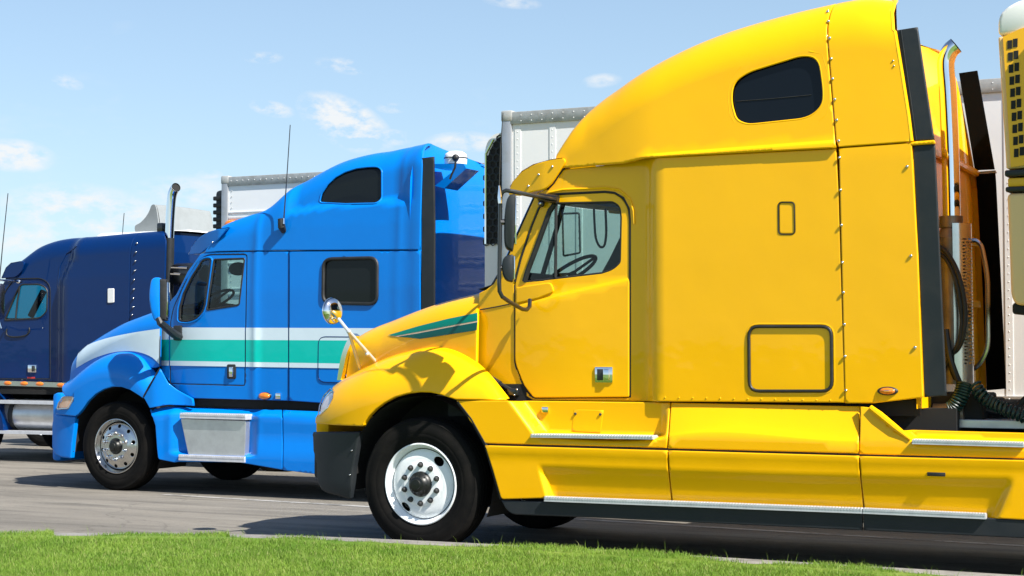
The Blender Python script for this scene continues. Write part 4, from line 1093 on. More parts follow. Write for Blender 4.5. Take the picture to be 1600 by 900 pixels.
# --- cab mirror on its bracket
mb_ = [(868, 312, .10), (860, 311, .02), (840, 307, -.12), (800, 299, -.30), (791, 297.5, -.33), (785, 300, -.34), (782, 308, -.34), (781.5, 340, -.34), (780, 440, -.34), (780.5, 455, -.34), (785, 464, -.33), (800, 474, -.22), (816, 483, -.06), (823, 484, .0), (827.5, 479, .08), (828, 468, .11)]
P3 = [(W(x, y, yy)[0], yy, W(x, y, yy)[1]) for x, y, yy in mb_]
MR = MB().tube(P3, .0165, 10).build('mirror_bracket', 'blackg', Y)
a = Sdoor.at(846, 309, .03); b_ = Sdoor.at(874, 312, .03)
MB().tube([a, b_], .035, 12).build('bracket_mount', 'blackg', MR)
MB().ball(Sdoor.at(849, 319, .03), .028, (1, 1, 1), 12, 8).build('bracket_knuckle', 'blackg', MR)
rivets('bolt', [Sdoor.at(874, 312, .075), Sdoor.at(850, 319, .06)], MR, .010, 'chrome')
def mirror_head(name, outline, yc, half, parent, mat='charcoal'):
    """toed-in mirror: outline traced across its thickness, extruded along its width"""
    b = MB(); pc = Vector((W(outline[0][0], outline[0][1], yc)[0], yc, W(outline[0][0], outline[0][1], yc)[1])); dep = (pc - CAM).dot(FWD)
    P = [CAM + pixdir(x, y) * (dep / pixdir(x, y).dot(FWD)) for x, y in outline]; n = len(P); c = sum(P, Vector()) / n
    lay = [(-half, .70), (-half * .93, .88), (-half * .7, 1.0), (half * .7, 1.0), (half * .93, .88), (half, .70)]
    for o_, k in lay:
        for p in P: q = c + (p - c) * (1 - (1 - k) * .3); q = Vector((c.x + (p.x - c.x) * k, c.y + (p.y - c.y) * k, q.z)); b.v.append(tuple(q + FWD0 * (o_ + half)))
    for i in range(len(lay) - 1):
        for j in range(n): b.f.append([i * n + j, i * n + (j + 1) % n, (i + 1) * n + (j + 1) % n, (i + 1) * n + j])
    b.f.append(list(range(n))[::-1]); b.f.append([(len(lay) - 1) * n + j for j in range(n)])
    o = b.build(name, mat, parent, True, 40)
    g = MB(); cf = c + RIGHT * (max((p - c).dot(RIGHT) for p in P) - .004) + FWD0 * half; hz = (max(p.z for p in P) - min(p.z for p in P)) * .42
    g.box((-.004, -half * .8, -hz), (.008, half * .8, hz), .004, rot=Matrix.Rotation(math.atan2(RIGHT.y, RIGHT.x), 3, 'Z')); g.v = [tuple(Vector(v) + cf) for v in g.v]
    g.build('mirror_glass', 'mirror_glass', o, True, 40)
    return o
m1 = mirror_head('mirror_housing', curve([(801, 303), (805.5, 304.5), (806, 320), (804.5, 360), (802, 389), (797, 391), (790, 386), (787.5, 372), (788, 340), (791, 315), (796, 305), (801, 303)], 4)[:-1], -.32, .075, MR)
m2 = mirror_head('convex_mirror', curve([(799, 397.5), (803, 400), (804, 418), (802, 438), (797, 440), (789, 436), (784.5, 424), (785, 408), (790, 400), (799, 397.5)], 4)[:-1], -.32, .07, MR)
MB().tube([(W(781, 347, -.34)[0], -.34, W(781, 347, -.34)[1]), (W(792, 347, -.3)[0], -.3, W(792, 347, -.3)[1])], .022, 8).build('mirror_clamp', 'blackg', MR)
MB().tube([(W(780, 418, -.34)[0], -.34, W(780, 418, -.34)[1]), (W(790, 418, -.3)[0], -.3, W(790, 418, -.3)[1])], .018, 8).build('mirror_clamp', 'blackg', MR)
# aerial on the bracket
an = [(W(x, y, -.36)[0], -.36, W(x, y, -.36)[1]) for x, y in [(781.5, 318), (781, 308), (780.5, 296), (780, 290)]]
AN = MB().tube(an, [.016, .018, .010, .006], 8).build('aerial_base', 'chrome', Y)
MB().tube([(W(x, y, -.36)[0], -.36, W(x, y, -.36)[1]) for x, y in [(780, 292), (782, 230), (786, 176)]], [.004, .004, .003], 6).build('aerial_whip', 'black', Y)
# round convex mirror on its tripod, standing on the fender
ym = .06
mw = lambda x, y, yy=ym: (W(x, y, yy)[0], yy, W(x, y, yy)[1])
fm = MB().tube([mw(534, 504), mw(546, 528, ym + .02), mw(560, 556, ym + .06)], .010, 8)
foot1 = Sfen.at(564, 571, 0); foot2 = Sfen.at(590, 558.5, 0); foot3 = foot2 + Vector((-.10, .18, -.02))
fm = MB(); hub_ = Vector(mw(545, 518, .04))
fm.tube([mw(529, 498), tuple(hub_)], .014, 8); fm.tube([tuple(hub_), tuple(foot1)], .015, 8); fm.tube([tuple(hub_), tuple(foot2)], .014, 8); fm.tube([tuple(hub_), tuple(foot3)], .012, 8); fm.ball(hub_, .02, (1, 1, 1), 10, 8); fm.ball(foot2.lerp(hub_, .35) + Vector((0, -.01, -.01)), .018, (1, 1, 1), 10, 8)
FM = fm.build('fender_mirror_stand', 'leg_chrome', Y)
for f_ in (foot1, foot2): MB().lathe([(.0, .04), (.014, .038), (.016, .012), (.030, .006), (.032, -.01)], f_, 16, 'Z').build('stand_foot', 'leg_chrome', FM)
# convex head: shallow dome facing rearwards and a little outwards
cc = Vector(mw(519.5, 486)); ax = Vector((1, -.22, .03)).normalized(); sd = ax.cross(Vector((0, 0, 1))).normalized(); upv = sd.cross(ax)
def dome(rad, prof, n=32):
    b = MB(); m_ = len(prof)
    for k in range(n):
        a = 2 * PI * k / n
        for r, h in prof: b.v.append(tuple(cc + ax * h + (sd * math.cos(a) + upv * math.sin(a)) * r))
    for k in range(n):
        for j in range(m_ - 1): b.f.append([k * m_ + j, k * m_ + j + 1, ((k + 1) % n) * m_ + j + 1, ((k + 1) % n) * m_ + j])
    return b
rm_ = .108
dome(rm_, [(rm_ * math.sin(t), .045 * math.cos(t)) for t in np.linspace(0, PI / 2, 12)]).build('mirror_glass', 'mirror_glass', FM, True, 60)
dome(rm_, [(rm_ + .002, .006), (rm_ + .004, -.006), (rm_ * .8, -.035), (rm_ * .4, -.05), (0, -.054)]).build('mirror_back', 'chrome', FM, True, 60)

# ============================================================ BLUE TRUCK
YB = 3.9; GB = gz(YB + .15)
B = root('semi_truck', (W(180, 695, YB)[0], YB, GB), 'bright blue sleeper semi truck with white and teal stripes along its side', 'truck', 'semi trucks parked side by side')
BC = YB + 1.22
XB = lambda px, y=YB: W(px, 450, y)[0]
bXt = XB(330); bXr = XB(617)
def yb(X, z):
    y = YB + .10
    if X < bXt: y += .10 * min(1.5, (bXt - X) / .8) ** 2
    y += .03 * max(0, z - 2.2) + .035 * max(0, z - 2.9)
    y += -.035 * math.exp(-((X - bXr) / .06) ** 2) * .35
    y -= .03 * smooth01((X - bXr) / .25)
    y -= .015 * math.exp(-((X - XB(392)) / .05) ** 2)
    return y
Sb = Surf(yb)
bdoor = rnd([(265, 600, 4), (265.5, 503), (270, 480, 10), (288, 442), (309, 407, 10), (324, 397.5, 8), (386, 397, 5), (382.5, 603, 4)])
bcab = [(250, 486), (262, 475), (275, 460), (293, 424), (313, 397), (322, 394.5), (395, 393.2), (451, 392.8), (450, 626), (300, 622), (275, 608), (252, 582)]
panel('cab_side', Sb, bcab, 'blue', B, [bdoor], res=.07)
panel('cab_side', Sb, bcab, 'blue', B, [bdoor], res=.16, mirror=BC, label='far side of the cab')
bw2 = rnd([(505, 404, 14), (590.5, 402, 14), (590, 476, 14), (504, 474, 14)])
bslp = [(452, 392.8), (656, 391.5), (657, 640), (451.5, 626)]
panel('sleeper_side', Sb, bslp, 'blue', B, [bw2], res=.08)
panel('sleeper_side', Sb, bslp, 'blue', B, [], res=.2, mirror=BC)
panel('sleeper_window', off_surf(Sb, -.012), shrink(bw2, .6), 'dkglass_n', B, res=.1, edge=.004, thick=0)
MB().tube(path_on(Sb, shrink(bw2, .8), .002, True), .020, 8, closed=True).build('window_gasket', 'black', B)
# roof
bs = [(352, 357), (366, 349), (380, 343.5), (405, 335), (423, 329.5), (437, 318.5), (453, 301), (466, 288), (480, 277), (497, 265), (513, 255.5), (530, 248), (547, 242.5), (575, 236), (600, 232.5), (620, 228), (640, 224.5), (661, 221.5)]
BP = [W(x, y, YB + .35) for x, y in bs]; bzt = interp(BP)
bseam = W(400, 393, YB + .1)[1]
bh = lambda X: max(.04, min(.34, (bzt(X) - bseam) * .7)); bd = lambda X: .16 + .22 * smooth01((X - BP[4][0]) / .8)
def yb_roof(X, z):
    y = yb(X, z) - .006
    # shoulder that runs back from the lower roof into the raised roof
    zr = bseam + .36 + .10 * smooth01((X - BP[4][0]) / 1.2)
    y += .07 * smooth01((z - zr) / .10) * (1 - smooth01((X - XB(600)) / .35)) * smooth01((X - BP[3][0]) / .3)
    return y
Sbr = Surf(yb_roof, bzt, bh, bd)
bwin = rnd([(500, 316, 4), (503, 303, 3), (513, 288), (525, 277), (540, 269), (558, 263.5), (575, 261.5), (590, 261, 6), (596, 266, 4), (596, 311, 5), (588, 317, 4), (540, 318)])
X0b = BP[0][0] + .02; X1b = BP[-1][0]
tpb = [(X0b + (X1b - X0b) * i / 50, QL) for i in range(51)][::-1]
botb = [Sbr.pix(*p) for p in densify([(318, 395), (340, 392.8), (395, 391.6), (656, 389.8)], 8, False)]
rgt = [Sbr.pix(*p) for p in densify([(658, 300), (660, 240)], 10, False)]
botb[0] = (botb[0][0], botb[0][1])
ob = [(X0b, QL * .4), (X0b, 0)] ; 
panel('roof_fairing', Sbr, botb + rgt + tpb + [Sbr.pix(345, 366), Sbr.pix(330, 381)], 'blue', B, [[Sbr.pix(*p) for p in densify(bwin, 6)]], res=.06, pix=False)
kr = lambda X: smooth01((X - BP[8][0]) / 1.2)
Sbr2 = Surf(yb_roof, lambda X: bzt(X) - .10 * smooth01((X - BP[13][0]) / .4), lambda X: bh(X) + .22 * kr(X), lambda X: bd(X) + .22 * kr(X))
panel('roof_fairing', Sbr2, botb + rgt + tpb, 'blue', B, [], res=.12, pix=False, mirror=BC)
panel('roof_window', off_surf(Sbr, -.014), shrink(bwin, .4), 'dkglass_n', B, res=.07, edge=.004, thick=0)
MB().tube(path_on(Sbr, shrink(bwin, -.8), .0, True), .010, 8, closed=True).build('window_gasket', 'blue', B)
b = MB()
for i in range(25):
    for j in range(13):
        t = j / 12; X = X0b + (X1b - X0b) * i / 24 - (.16 * 4 * t * (1 - t)) * (1 if i < 3 else 1 - min(1, (i - 3) / 12)) - (.10 * 4 * t * (1 - t) if i > 20 else 0)
        p = Sbr.map(X0b + (X1b - X0b) * i / 24, QL); p2 = Sbr2.map(X0b + (X1b - X0b) * i / 24, QL); p2.y = 2 * BC - p2.y
        b.v.append((X, p.y + (p2.y - p.y) * t, p.z + (p2.z - p.z) * t + .03 * 4 * t * (1 - t)))
for i in range(24):
    for j in range(12): a = i * 13 + j; b.f.append([a, a + 13, a + 14, a + 1])
brr = [Vector(v) for v in b.v[24 * 13:]]
b.build('roof_top', 'blue', B, True, 60)
# rear wall
b = MB()
for i in range(21):
    for j in range(13):
        t = j / 12; u = t * 2 - 1; hw = BC - YB - .10; z = 1.0 + (3.25 - 1.0) * min(1, i / 14)
        P_ = Vector((X1b - .02 + .10 * (1 - u ** 4), BC + u * hw, z))
        if i > 14:
            k = (i - 14) / 6; T = brr[j]; c_ = Vector((P_.x, P_.y, 3.25 + (T.z - 3.25) * .8)); P_ = P_ * (1 - k) ** 2 + c_ * 2 * k * (1 - k) + T * k * k
        b.v.append(P_)
for i in range(20):
    for j in range(12): a = i * 13 + j; b.f.append([a, a + 1, a + 14, a + 13])
b.build('rear_wall', 'blue', B, True, 40)
Sbe = Surf(lambda X, z: yb(XB(656), z) + .01)
be = [(657.5, 247), (677, 244.5), (678.5, 350), (677.5, 640), (656.5, 640), (658.5, 350)]
panel('side_extender', Sbe, be, 'charcoal', B, res=.14, thick=.025, back=True)
panel('side_extender', Sbe, be, 'charcoal', B, res=.3, thick=.025, back=True, mirror=BC)
# visor
Sbv = Surf(lambda X, z: yb(X, 2.7) - .04 + .25 * max(0, XB(335) - X))
bv = [(293.5, 397.5), (298, 387), (304, 378), (313, 369.5), (324.5, 362.5), (338, 358.5), (352, 356), (359, 354.5), (351, 361.5), (339, 375.5), (324.5, 387), (312, 396)]
panel('sun_visor', Sbv, bv, 'blue', B, res=.05, thick=.015, back=True)
panel('sun_visor', Sbv, bv, 'blue', B, res=.1, thick=.015, back=True, mirror=BC)
vp = [Sbv.at(*p) for p in [(293.5, 397), (304, 378), (324.5, 362.5), (345, 357), (358, 354.5)]]; b = MB()
for p in vp:
    for j in range(m + 1): t = j / m; b.v.append((p.x - .30 * 4 * t * (1 - t), p.y + 2 * (BC - p.y) * t, p.z + .03 * 4 * t * (1 - t)))
for i in range(len(vp) - 1):
    for j in range(m): a = i * (m + 1) + j; b.f.append([a, a + m + 1, a + m + 2, a + 1])
b.build('visor_blade', 'blue', B, True, 60)
rivets('bolt', [Sbv.at(332.5, 378.5, .004)], B, .012)
# windscreen
wp = [Sb.at(x, y, -.012) for x, y in [(252, 485), (262, 475), (275, 460), (293, 424), (313, 397), (322, 385)]]; b = MB()
for p in wp:
    for j in range(m + 1): t = j / m; b.v.append((p.x - .34 * (4 * t * (1 - t)) ** .8, p.y + 2 * (BC - p.y) * t, p.z))
for i in range(len(wp) - 1):
    for j in range(m): a = i * (m + 1) + j; b.f.append([a, a + m + 1, a + m + 2, a + 1])
b.build('windscreen', 'glass', B, True, 60)
# door
Sbd = Surf(lambda X, z: yb(X, z) + .004)
g1 = rnd([(280, 501, 4), (281, 480), (287, 458), (299, 433), (315, 408, 4), (322, 404.8, 3), (329, 405, 3), (327, 423), (320, 476), (316, 488, 6), (306, 498, 6), (293, 502, 4)])
g2 = rnd([(334.5, 405.5, 2), (382, 403.8, 3), (373.5, 476.5, 3), (322.5, 484.5, 3)])
BD = panel('door', Sbd, shrink(bdoor, 1.0), 'blue', B, [g1, g2], res=.05)
for g in (g1, g2):
    panel('window_glass', off_surf(Sbd, -.018), shrink(g, -.3), 'glass', BD, res=.12, edge=0, thick=0)
    MB().tube(path_on(Sbd, g, -.006, True), .013, 8, closed=True).build('window_seal', 'black', BD)
MB().tube(path_on(Sbd, shrink(g1, -3.0), .000, True), .010, 6, closed=True).build('window_flange', 'blue', BD)
MB().tube(path_on(Sb, bdoor, -.010, True), .008, 6, closed=True).build('door_gasket', 'black', B)
BDf = panel('door', Sbd, shrink(bdoor, 1.0), 'blue', B, [g1, g2], res=.14, mirror=BC, label='far side door')
c = Sbd.at(362, 580.5); hh_ = MB().box((c.x - .062, c.y - .018, c.z - .085), (c.x + .062, c.y + .02, c.z + .085), .02).build('door_handle', 'black', BD)
MB().box((c.x - .018, c.y - .035, c.z - .062), (c.x + .036, c.y - .012, c.z + .055), .012).build('handle_paddle', 'chrome', hh_)
lin = [(262, 478), (276, 462), (294, 426), (314, 398), (325, 392), (450, 394), (450, 620), (268, 610)]
for mi in (None, BC):
    panel('side_lining', Surf(lambda X, z: yb(X, z) + .05), lin, 'interior_d', B, [shrink(g1, -2), shrink(g2, -2)], res=.25, edge=0, thick=0, mirror=mi)
Xc0, Xc1 = XB(258, YB + .2), XB(470, YB + .1)
MB().box((Xc1, YB + .2, 1.0), (Xc1 + .03, 2 * BC - YB - .2, 3.0)).build('sleeper_curtain', 'interior_d', B, False)
MB().box((Xc0, YB + .22, .95), (Xc1, 2 * BC - YB - .22, 1.05)).build('cab_floor', 'interior_d', B, False)
zdb = W(330, 478, YB + .4)[1]
MB().box((Xc0, YB + .22, 1.0), (XB(330, YB + .3), 2 * BC - YB - .22, W(280, 492, YB + .3)[1]), .06).build('dashboard', 'interior_d', B)
for ys_ in (YB + .55, 2 * BC - YB - .55):
    s_ = MB().box((XB(395, ys_) - .35, ys_ - .25, 1.2), (XB(395, ys_) + .1, ys_ + .25, zdb - .1), .06).build('seat', 'interior_d', B)
    MB().box((XB(395, ys_) + .02, ys_ - .23, zdb - .2), (XB(395, ys_) + .16, ys_ + .23, zdb + .55), .06).build('seat_back', 'interior_d', s_)
b = MB(); yw = YB + .55; xw, zw = W(338, 468, yw); rm = Matrix.Rotation(math.radians(-30), 3, 'Y')
b.tube([tuple(rm @ Vector((.22 * math.cos(a), .22 * math.sin(a), 0)) + Vector((xw, yw, zw))) for a in [2 * PI * i / 28 for i in range(28)]], .016, 7, closed=True)
b.tube([(xw, yw, zw), (xw - .25, yw, zw - .35)], .04, 8); b.tube([tuple(rm @ Vector((.22, 0, 0)) + Vector((xw, yw, zw))), tuple(rm @ Vector((-.22, 0, 0)) + Vector((xw, yw, zw)))], .014, 6)
b.build('steering_wheel', 'interior_d', B)
zc_ = W(350, 397, YB + .3)[1]
MB().box((XB(330, YB + .2), YB + .2, zc_ + .02), (Xc1, 2 * BC - YB - .2, zc_ + .05)).build('headlining', 'interior_d', B, False)
p = W(372, 420, YB + .5); MB().ball((p[0], YB + .5, p[1]), .10, (1.3, .6, .8), 14, 8).build('headrest', 'interior_d', B)
# stripes on cab and sleeper
def band(pa, pb, mt, lb, x1=656.0):
    o_ = [pa, (x1, pa[1] + (pb[0] - pa[1]) * (x1 - pa[0]) / (656 - pa[0])), (x1, pb[1]), (pa[0], pb[2])]
    return o_
for (t0, t1, b0_, b1_, mt, lb) in ((511.5, 513, 530.5, 532.5, 'swoosh', 'upper white stripe'), (530.5, 532.5, 563.5, 570, 'teal', 'teal stripe'), (563.5, 570, 571, 577.5, 'swoosh', 'lower white stripe')):
    f = lambda x, a, b_: a + (b_ - a) * (x - 252) / (656 - 252)
    for (xa, xb, par, S_, of_) in ((252.5, 264.3, B, Sb, .002), (266, 383, B, Sbd, .002), (384.6, 450.6, B, Sb, .002), (452.4, 656, B, Sb, .002)):
        panel('side_stripe', S_, [(xa, f(xa, t0, t1)), (xb, f(xb, t0, t1)), (xb, f(xb, b0_, b1_)), (xa, f(xa, b0_, b1_))], mt, par, res=.05, thick=0, edge=0, off=.006, label=lb)
hatch_b = rnd([(498, 526, 12), (600, 527, 12), (600, 600, 12), (497, 597, 12)])
MB().tube(path_on(Sb, hatch_b, .002, True), .007, 6, closed=True).build('luggage_door_seam', 'navy', B)
MB().tube(path_on(Sb, [(451.2, 394), (451, 500), (450.5, 626)], .0), .005, 5).build('panel_seam', 'navy', B)
# hood
bhs = [(111, 566), (112.5, 559), (116, 549), (125, 539), (142, 528), (167, 513.5), (190, 502), (211, 494), (232, 486.5), (251, 481)]
bX1 = XB(251.5, YB + .12); bX0 = XB(112, YB + .55)
ybh = lambda X, z=0: YB + .12 + .40 * max(0, min(1.1, (bX1 - X) / (bX1 - bX0))) ** 1.6
HB = [W(x, y, ybh(XB(x, YB + .3)) + .14) for x, y in bhs]; zhb = interp(HB)
Sbh = Surf(ybh, zhb, lambda X: max(.02, min(.26, zhb(X) - 1.25)), lambda X: .32)
tl = [(HB[0][0] + .02 + (bX1 - HB[0][0] - .02) * i / 30, QL) for i in range(31)]
bt = [Sbh.pix(*p) for p in densify([(250, 505), (249, 572), (242, 575), (205, 572), (170, 575), (140, 590), (118, 612), (106, 612), (108, 590), (110, 572)], 8, False)]
bt = [(min(a, bX1), q_) for a, q_ in bt]
panel('hood', Sbh, tl + bt, 'blue', B, res=.06, pix=False)
panel('hood_side', Sbh, tl + bt, 'blue', B, res=.16, pix=False, mirror=BC)
strip('hood_top', Sbh, HB[0][0] + .02, bX1, BC, 'blue', B, .06)
sw = curve([(120, 545), (140, 537), (171, 527.5), (210, 519.5), (250, 513.5)], 4) + [(249, 569)] + curve([(249, 569), (238, 558.5), (222, 551.5), (203, 548.5), (180, 550), (160, 555), (140, 563), (119, 575)], 3)[1:]
panel('hood_stripe', Sbh, sw, 'swoosh', B, res=.07, thick=0, edge=0, off=.004, label='pale silver swoosh on the hood')
MB().tube([Sbh.at(x, y, .003) for x, y in [(250.6, 488), (250.6, 530), (250, 572)]], .006, 6).build('hood_gap', 'black', B)
# grille front
gpb = [(a + .05, b_) for a, b_ in [W(x, y, YB + .5) for x, y in [(116, 562), (111, 575), (108, 592), (104, 612)]]]
MB().prism(gpb + [(gpb[-1][0] + .2, gpb[-1][1]), (gpb[0][0] + .25, gpb[0][1])], YB + .50, 2 * BC - YB - .5).build('grille_block', 'blue', B, True)
for i in range(6):
    z = gpb[-1][1] + (gpb[0][1] - gpb[-1][1]) * (i + .3) / 6; xg = float(np.interp(z, [p[1] for p in gpb][::-1], [p[0] for p in gpb][::-1])); MB().box((xg - .012, YB + .6, z - .012), (xg + .02, 2 * BC - YB - .6, z + .012), .004).build('grille_bar', 'chrome', B)
# fender
bFr = XB(140); bFf = XB(80, YB + .42)
def wrapb(X): t = min(1.0, max(0.0, (bFr - X) / (bFr - bFf))); return .46 * (1 - math.sqrt(max(0, 1 - t ** 2.2)))
bft = [(101, 619), (106, 610), (112, 600), (127, 583), (149, 567), (166, 557), (180, 552), (203, 549), (222, 552), (238, 561), (250, 577)]
FB = [W(x, y, YB + (.42 if x < 115 else .28)) for x, y in bft]; zfb = interp(FB)
Xwb = W(180, 695, YB)[0]; Zwb = W(180, 694, YB)[1]
def ybf(X, z):
    return YB - .05 + wrapb(X)
Sbf = Surf(ybf, zfb, lambda X: .28, lambda X: max(.10, ybh(X) - (YB - .04) + .05 - wrapb(X) * .9))
tpp = [(FB[0][0] + .01 + (FB[-1][0] - FB[0][0] - .01) * i / 36, QL) for i in range(37)][::-1]
lw = densify([(102, 619), (115, 619.5), (114.5, 625), (107, 638), (100, 640), (89, 639.5), (87, 647), (117, 650.5), (122, 647), (128, 640), (137, 627), (149, 615.5), (162, 608), (175.5, 604), (190, 604.5), (203, 609), (214, 616), (223, 622), (232, 604), (241, 590), (249, 578)], 6, False)
panel('fender', Sbf, tpp + [Sbf.pix(*p) for p in lw], 'blue', B, res=.06, pix=False, thick=.04)
panel('fender', Sbf, tpp + [Sbf.pix(*p) for p in lw], 'blue', B, res=.16, pix=False, thick=.04, mirror=BC)
hlb = rnd([(99, 620, 3), (115, 620, 3), (114, 625), (107, 638, 3), (89.5, 639, 2), (92, 630)])
panel('headlight', off_surf(Sbf, .004), shrink(hlb, .8), 'lens_b', B, res=.04, thick=.03)
MB().tube(path_on(Sbf, hlb, .004, True), .010, 6, closed=True).build('headlight_bezel', 'stainless', B)
Sbb = Surf(lambda X, z: YB - .02 + wrapb(X) * .95)
bb = rnd([(84, 648), (117, 651.5, 2), (115, 670), (112.5, 690), (110, 716.5, 2), (95, 714.5), (85, 710, 4), (80, 700, 3), (80, 662, 4)])
panel('bumper', Sbb, bb, 'blue', B, res=.06, thick=.05, edge=.012, ew=.02)
panel('bumper', Sbb, bb, 'blue', B, res=.16, thick=.05, edge=.012, ew=.02, mirror=BC)
xbb = W(80, 690, YB + .42)[0]; MB().box((xbb + .0, YB + .42, GB + .28), (xbb + .15, 2 * BC - YB - .42, 1.0), .05).build('bumper_beam', 'blue', B)
# flare behind the wheel and lower fairing
def yfl(X, z):
    t = smooth01((X - XB(240)) / .45)
    return YB - .05 + .13 * t
flo = rnd([(250, 576.5), (262, 598), (276, 609), (300, 623), (302, 634), (262, 632.5, 4), (233.5, 637.5), (224.5, 621.5)])
Sfl = Surf(yfl); panel('cowl_flare', Sfl, flo, 'blue', B, res=.05)
panel('cowl_flare', Sfl, flo, 'blue', B, res=.15, mirror=BC)
MB().tube([Sfl.at(x, y, -.006) for x, y in [(223.5, 620), (232, 603.5), (241, 589), (249.5, 575)]], .008, 6).build('fender_gap', 'black', B)
ltop = interp([W(x, y, YB) for x, y in [(233, 652), (290, 648), (384, 652), (510, 657), (760, 668)]])
sx0, sx1 = XB(286), XB(386)
def ybl(X, z):
    y = YB - .03 + .15 * smooth01((z - ltop(X)) / .14)
    zz = z - W(300, 712, YB)[1]
    k = smooth01((X - sx0 + .18) / .2) * (1 - smooth01((X - sx1) / .18))
    y += .10 * k * smooth01(zz / .05)
    y += .05 * smooth01((X - sx1) / .2) * smooth01((zz + .02) / .3)
    y -= .02 * (1 - smooth01((X - XB(246)) / .16))
    return y
Sbl = Surf(ybl)
bl1 = [(234, 639.5), (262, 634.5), (300, 636), (440.3, 640), (441, 690), (440.8, 734), (371, 722), (279, 721.5), (272, 722.5), (247, 717.5, 4), (245, 700), (242.5, 665)]
bl2 = [(441.7, 640), (760, 652), (760, 756), (489, 740.5), (442, 734.5), (442.5, 690)]
BLT = [(X_, ltop(X_)) for X_ in np.linspace(XB(236), XB(520), 50)]
bln = [(BLT, (0, .03, .06, .09, .12, .14)), ([(sx0 - .18, .1), (sx0 - .18, 1.2)], (0, -.05, -.1, -.15, -.2)), ([(sx1, .1), (sx1, 1.2)], (0, -.04, -.09, -.14, -.18)), ([(sx0 - .2, W(300, 712, YB)[1]), (sx1 + .2, W(300, 712, YB)[1])], (0, .012, .025, .038, .05))]
panel('side_fairing', Sbl, bl1, 'blue', B, res=.05, lines=bln, label='front fairing panel with the step recess')
panel('side_fairing', Sbl, bl2, 'blue', B, res=.07, label='rear fairing panel')
panel('side_fairing', Surf(lambda X, z: YB - .02), [(233, 638), (760, 652), (760, 756), (245, 716)], 'blue', B, res=.4, mirror=BC, label='far side fairing')
panel('sill_shade_sheet', Surf(lambda X, z: YB + .19), [(250, 600), (656, 605), (656, 665), (250, 650)], 'dark', B, res=.5, edge=0, thick=0)  # dark sheet standing in for the shade below the sill, no real board
Sst = Surf(lambda X, z: YB - .012)
panel('step_panel', Sst, rnd([(282, 654, 2), (384, 657.5, 2), (382, 713, 2), (294, 711, 3)]), 'brushed', B, res=.1, thick=.08)
def tread_b(a, b_, t, w):
    yy = YB - .05; p, q = W(*a, yy), W(*b_, yy)
    T = MB(); T.add([(p[0], yy, p[1]), (q[0], yy, q[1]), (q[0], yy, q[1] - t), (p[0], yy, p[1] - t), (p[0], yy + w, p[1]), (q[0], yy + w, q[1]), (q[0], yy + w, q[1] - t), (p[0], yy + w, p[1] - t)], [[0, 1, 2, 3], [4, 7, 6, 5], [0, 4, 5, 1], [3, 2, 6, 7], [0, 3, 7, 4], [1, 5, 6, 2]])
    tr = T.build('step_tread', 'alu', B, False); R_ = MB()
    for i in range(36):
        s_ = (i + .5) / 36; X = p[0] + (q[0] - p[0]) * s_; Z = p[1] + (q[1] - p[1]) * s_; R_.box((X - .008, yy - .004, Z - t * .35), (X + .008, yy + w, Z + .01))
    R_.build('tread_ribs', 'alu', tr, False, kind='stuff')
tread_b((281, 646.5), (383.5, 649), .05, .14); tread_b((279, 711.5), (382, 715), .055, .14)
# lamps on the sill
p = Sb.at(414, 618.7); ml = MB().ball(p, .09, (1, .35, .5), 18, 9).build('marker_lamp', 'blackg', B); MB().ball((p.x, p.y - .012, p.z), .078, (1, .4, .5), 18, 9).build('lens', 'amber', ml)
p = Sb.at(435.5, 618.7); MB().box((p.x - .035, p.y - .02, p.z - .035), (p.x + .035, p.y + .01, p.z + .035), .01).build('sill_lamp', 'chrome', B)
# wheels
wheel(B, Xwb, YB, 'alu', R=.525, zg=GB); wheel(B, Xwb, 2 * BC - YB, 'alu', R=.525, flip=-1, detail=False, zg=gz(2 * BC - YB))
for xx in (5.6, 6.9):
    wheel(B, Xwb + xx, YB, 'alu', detail=False, zg=GB); wheel(B, Xwb + xx, 2 * BC - YB, 'alu', flip=-1, detail=False, zg=gz(2 * BC - YB))
arch_liner(B, Xwb, .66, YB + .02, YB + .55, .55 + GB, -25, 190); arch_liner(B, Xwb, .66, 2 * BC - YB - .02, 2 * BC - YB - .55, .55 + GB, -25, 190)
MB().box((Xwb - .9, YB + .75, .55), (Xwb + 7.6, YB + 1.7, .85)).build('frame', 'dark', B, False)
MB().tube([(Xwb, YB + .2, .42 + GB), (Xwb, 2 * BC - YB - .2, .40 + GB)], .06, 8).build('front_axle', 'dark', B)
MB().box((Xwb - .8, YB + .7, .65), (bX1, 2 * BC - YB - .7, 1.25)).build('engine', 'dark', B, False)
MB().box((bX1 + .05, YB + .25, .42), (X1b, 2 * BC - YB - .25, 1.05)).build('chassis_boxes', 'dark', B, False)
# mirror
yM = YB - .28
BM = MB().tube([(W(x, y, yy)[0], yy, W(x, y, yy)[1]) for x, y, yy in [(247, 497, yM), (250, 504, yM), (262, 514, yM + .12), (272, 522, YB + .0), (280, 526, YB + .13)]], [.03, .04, .045, .05, .05], 8).build('mirror_arm', 'charcoal', B)
p = Sb.at(280, 520); MB().box((p.x - .075, p.y - .03, p.z - .09), (p.x + .05, p.y + .02, p.z + .085), .02).build('arm_base', 'charcoal', BM)
hd_o = mirror_head('mirror_housing', curve([(247, 433.5), (250, 440), (250, 470), (250, 499), (245, 502), (239, 498), (234, 480), (232.5, 460), (235, 440), (240, 434), (247, 433.5)], 3)[:-1], yM, .085, BM, 'blue')
fr_ = mirror_head('mirror_frame', rnd([(248.5, 435.5, 2), (259.5, 436, 3), (261, 470), (259.5, 502, 3), (248.5, 500, 2)]), yM + .01, .075, BM, 'black')
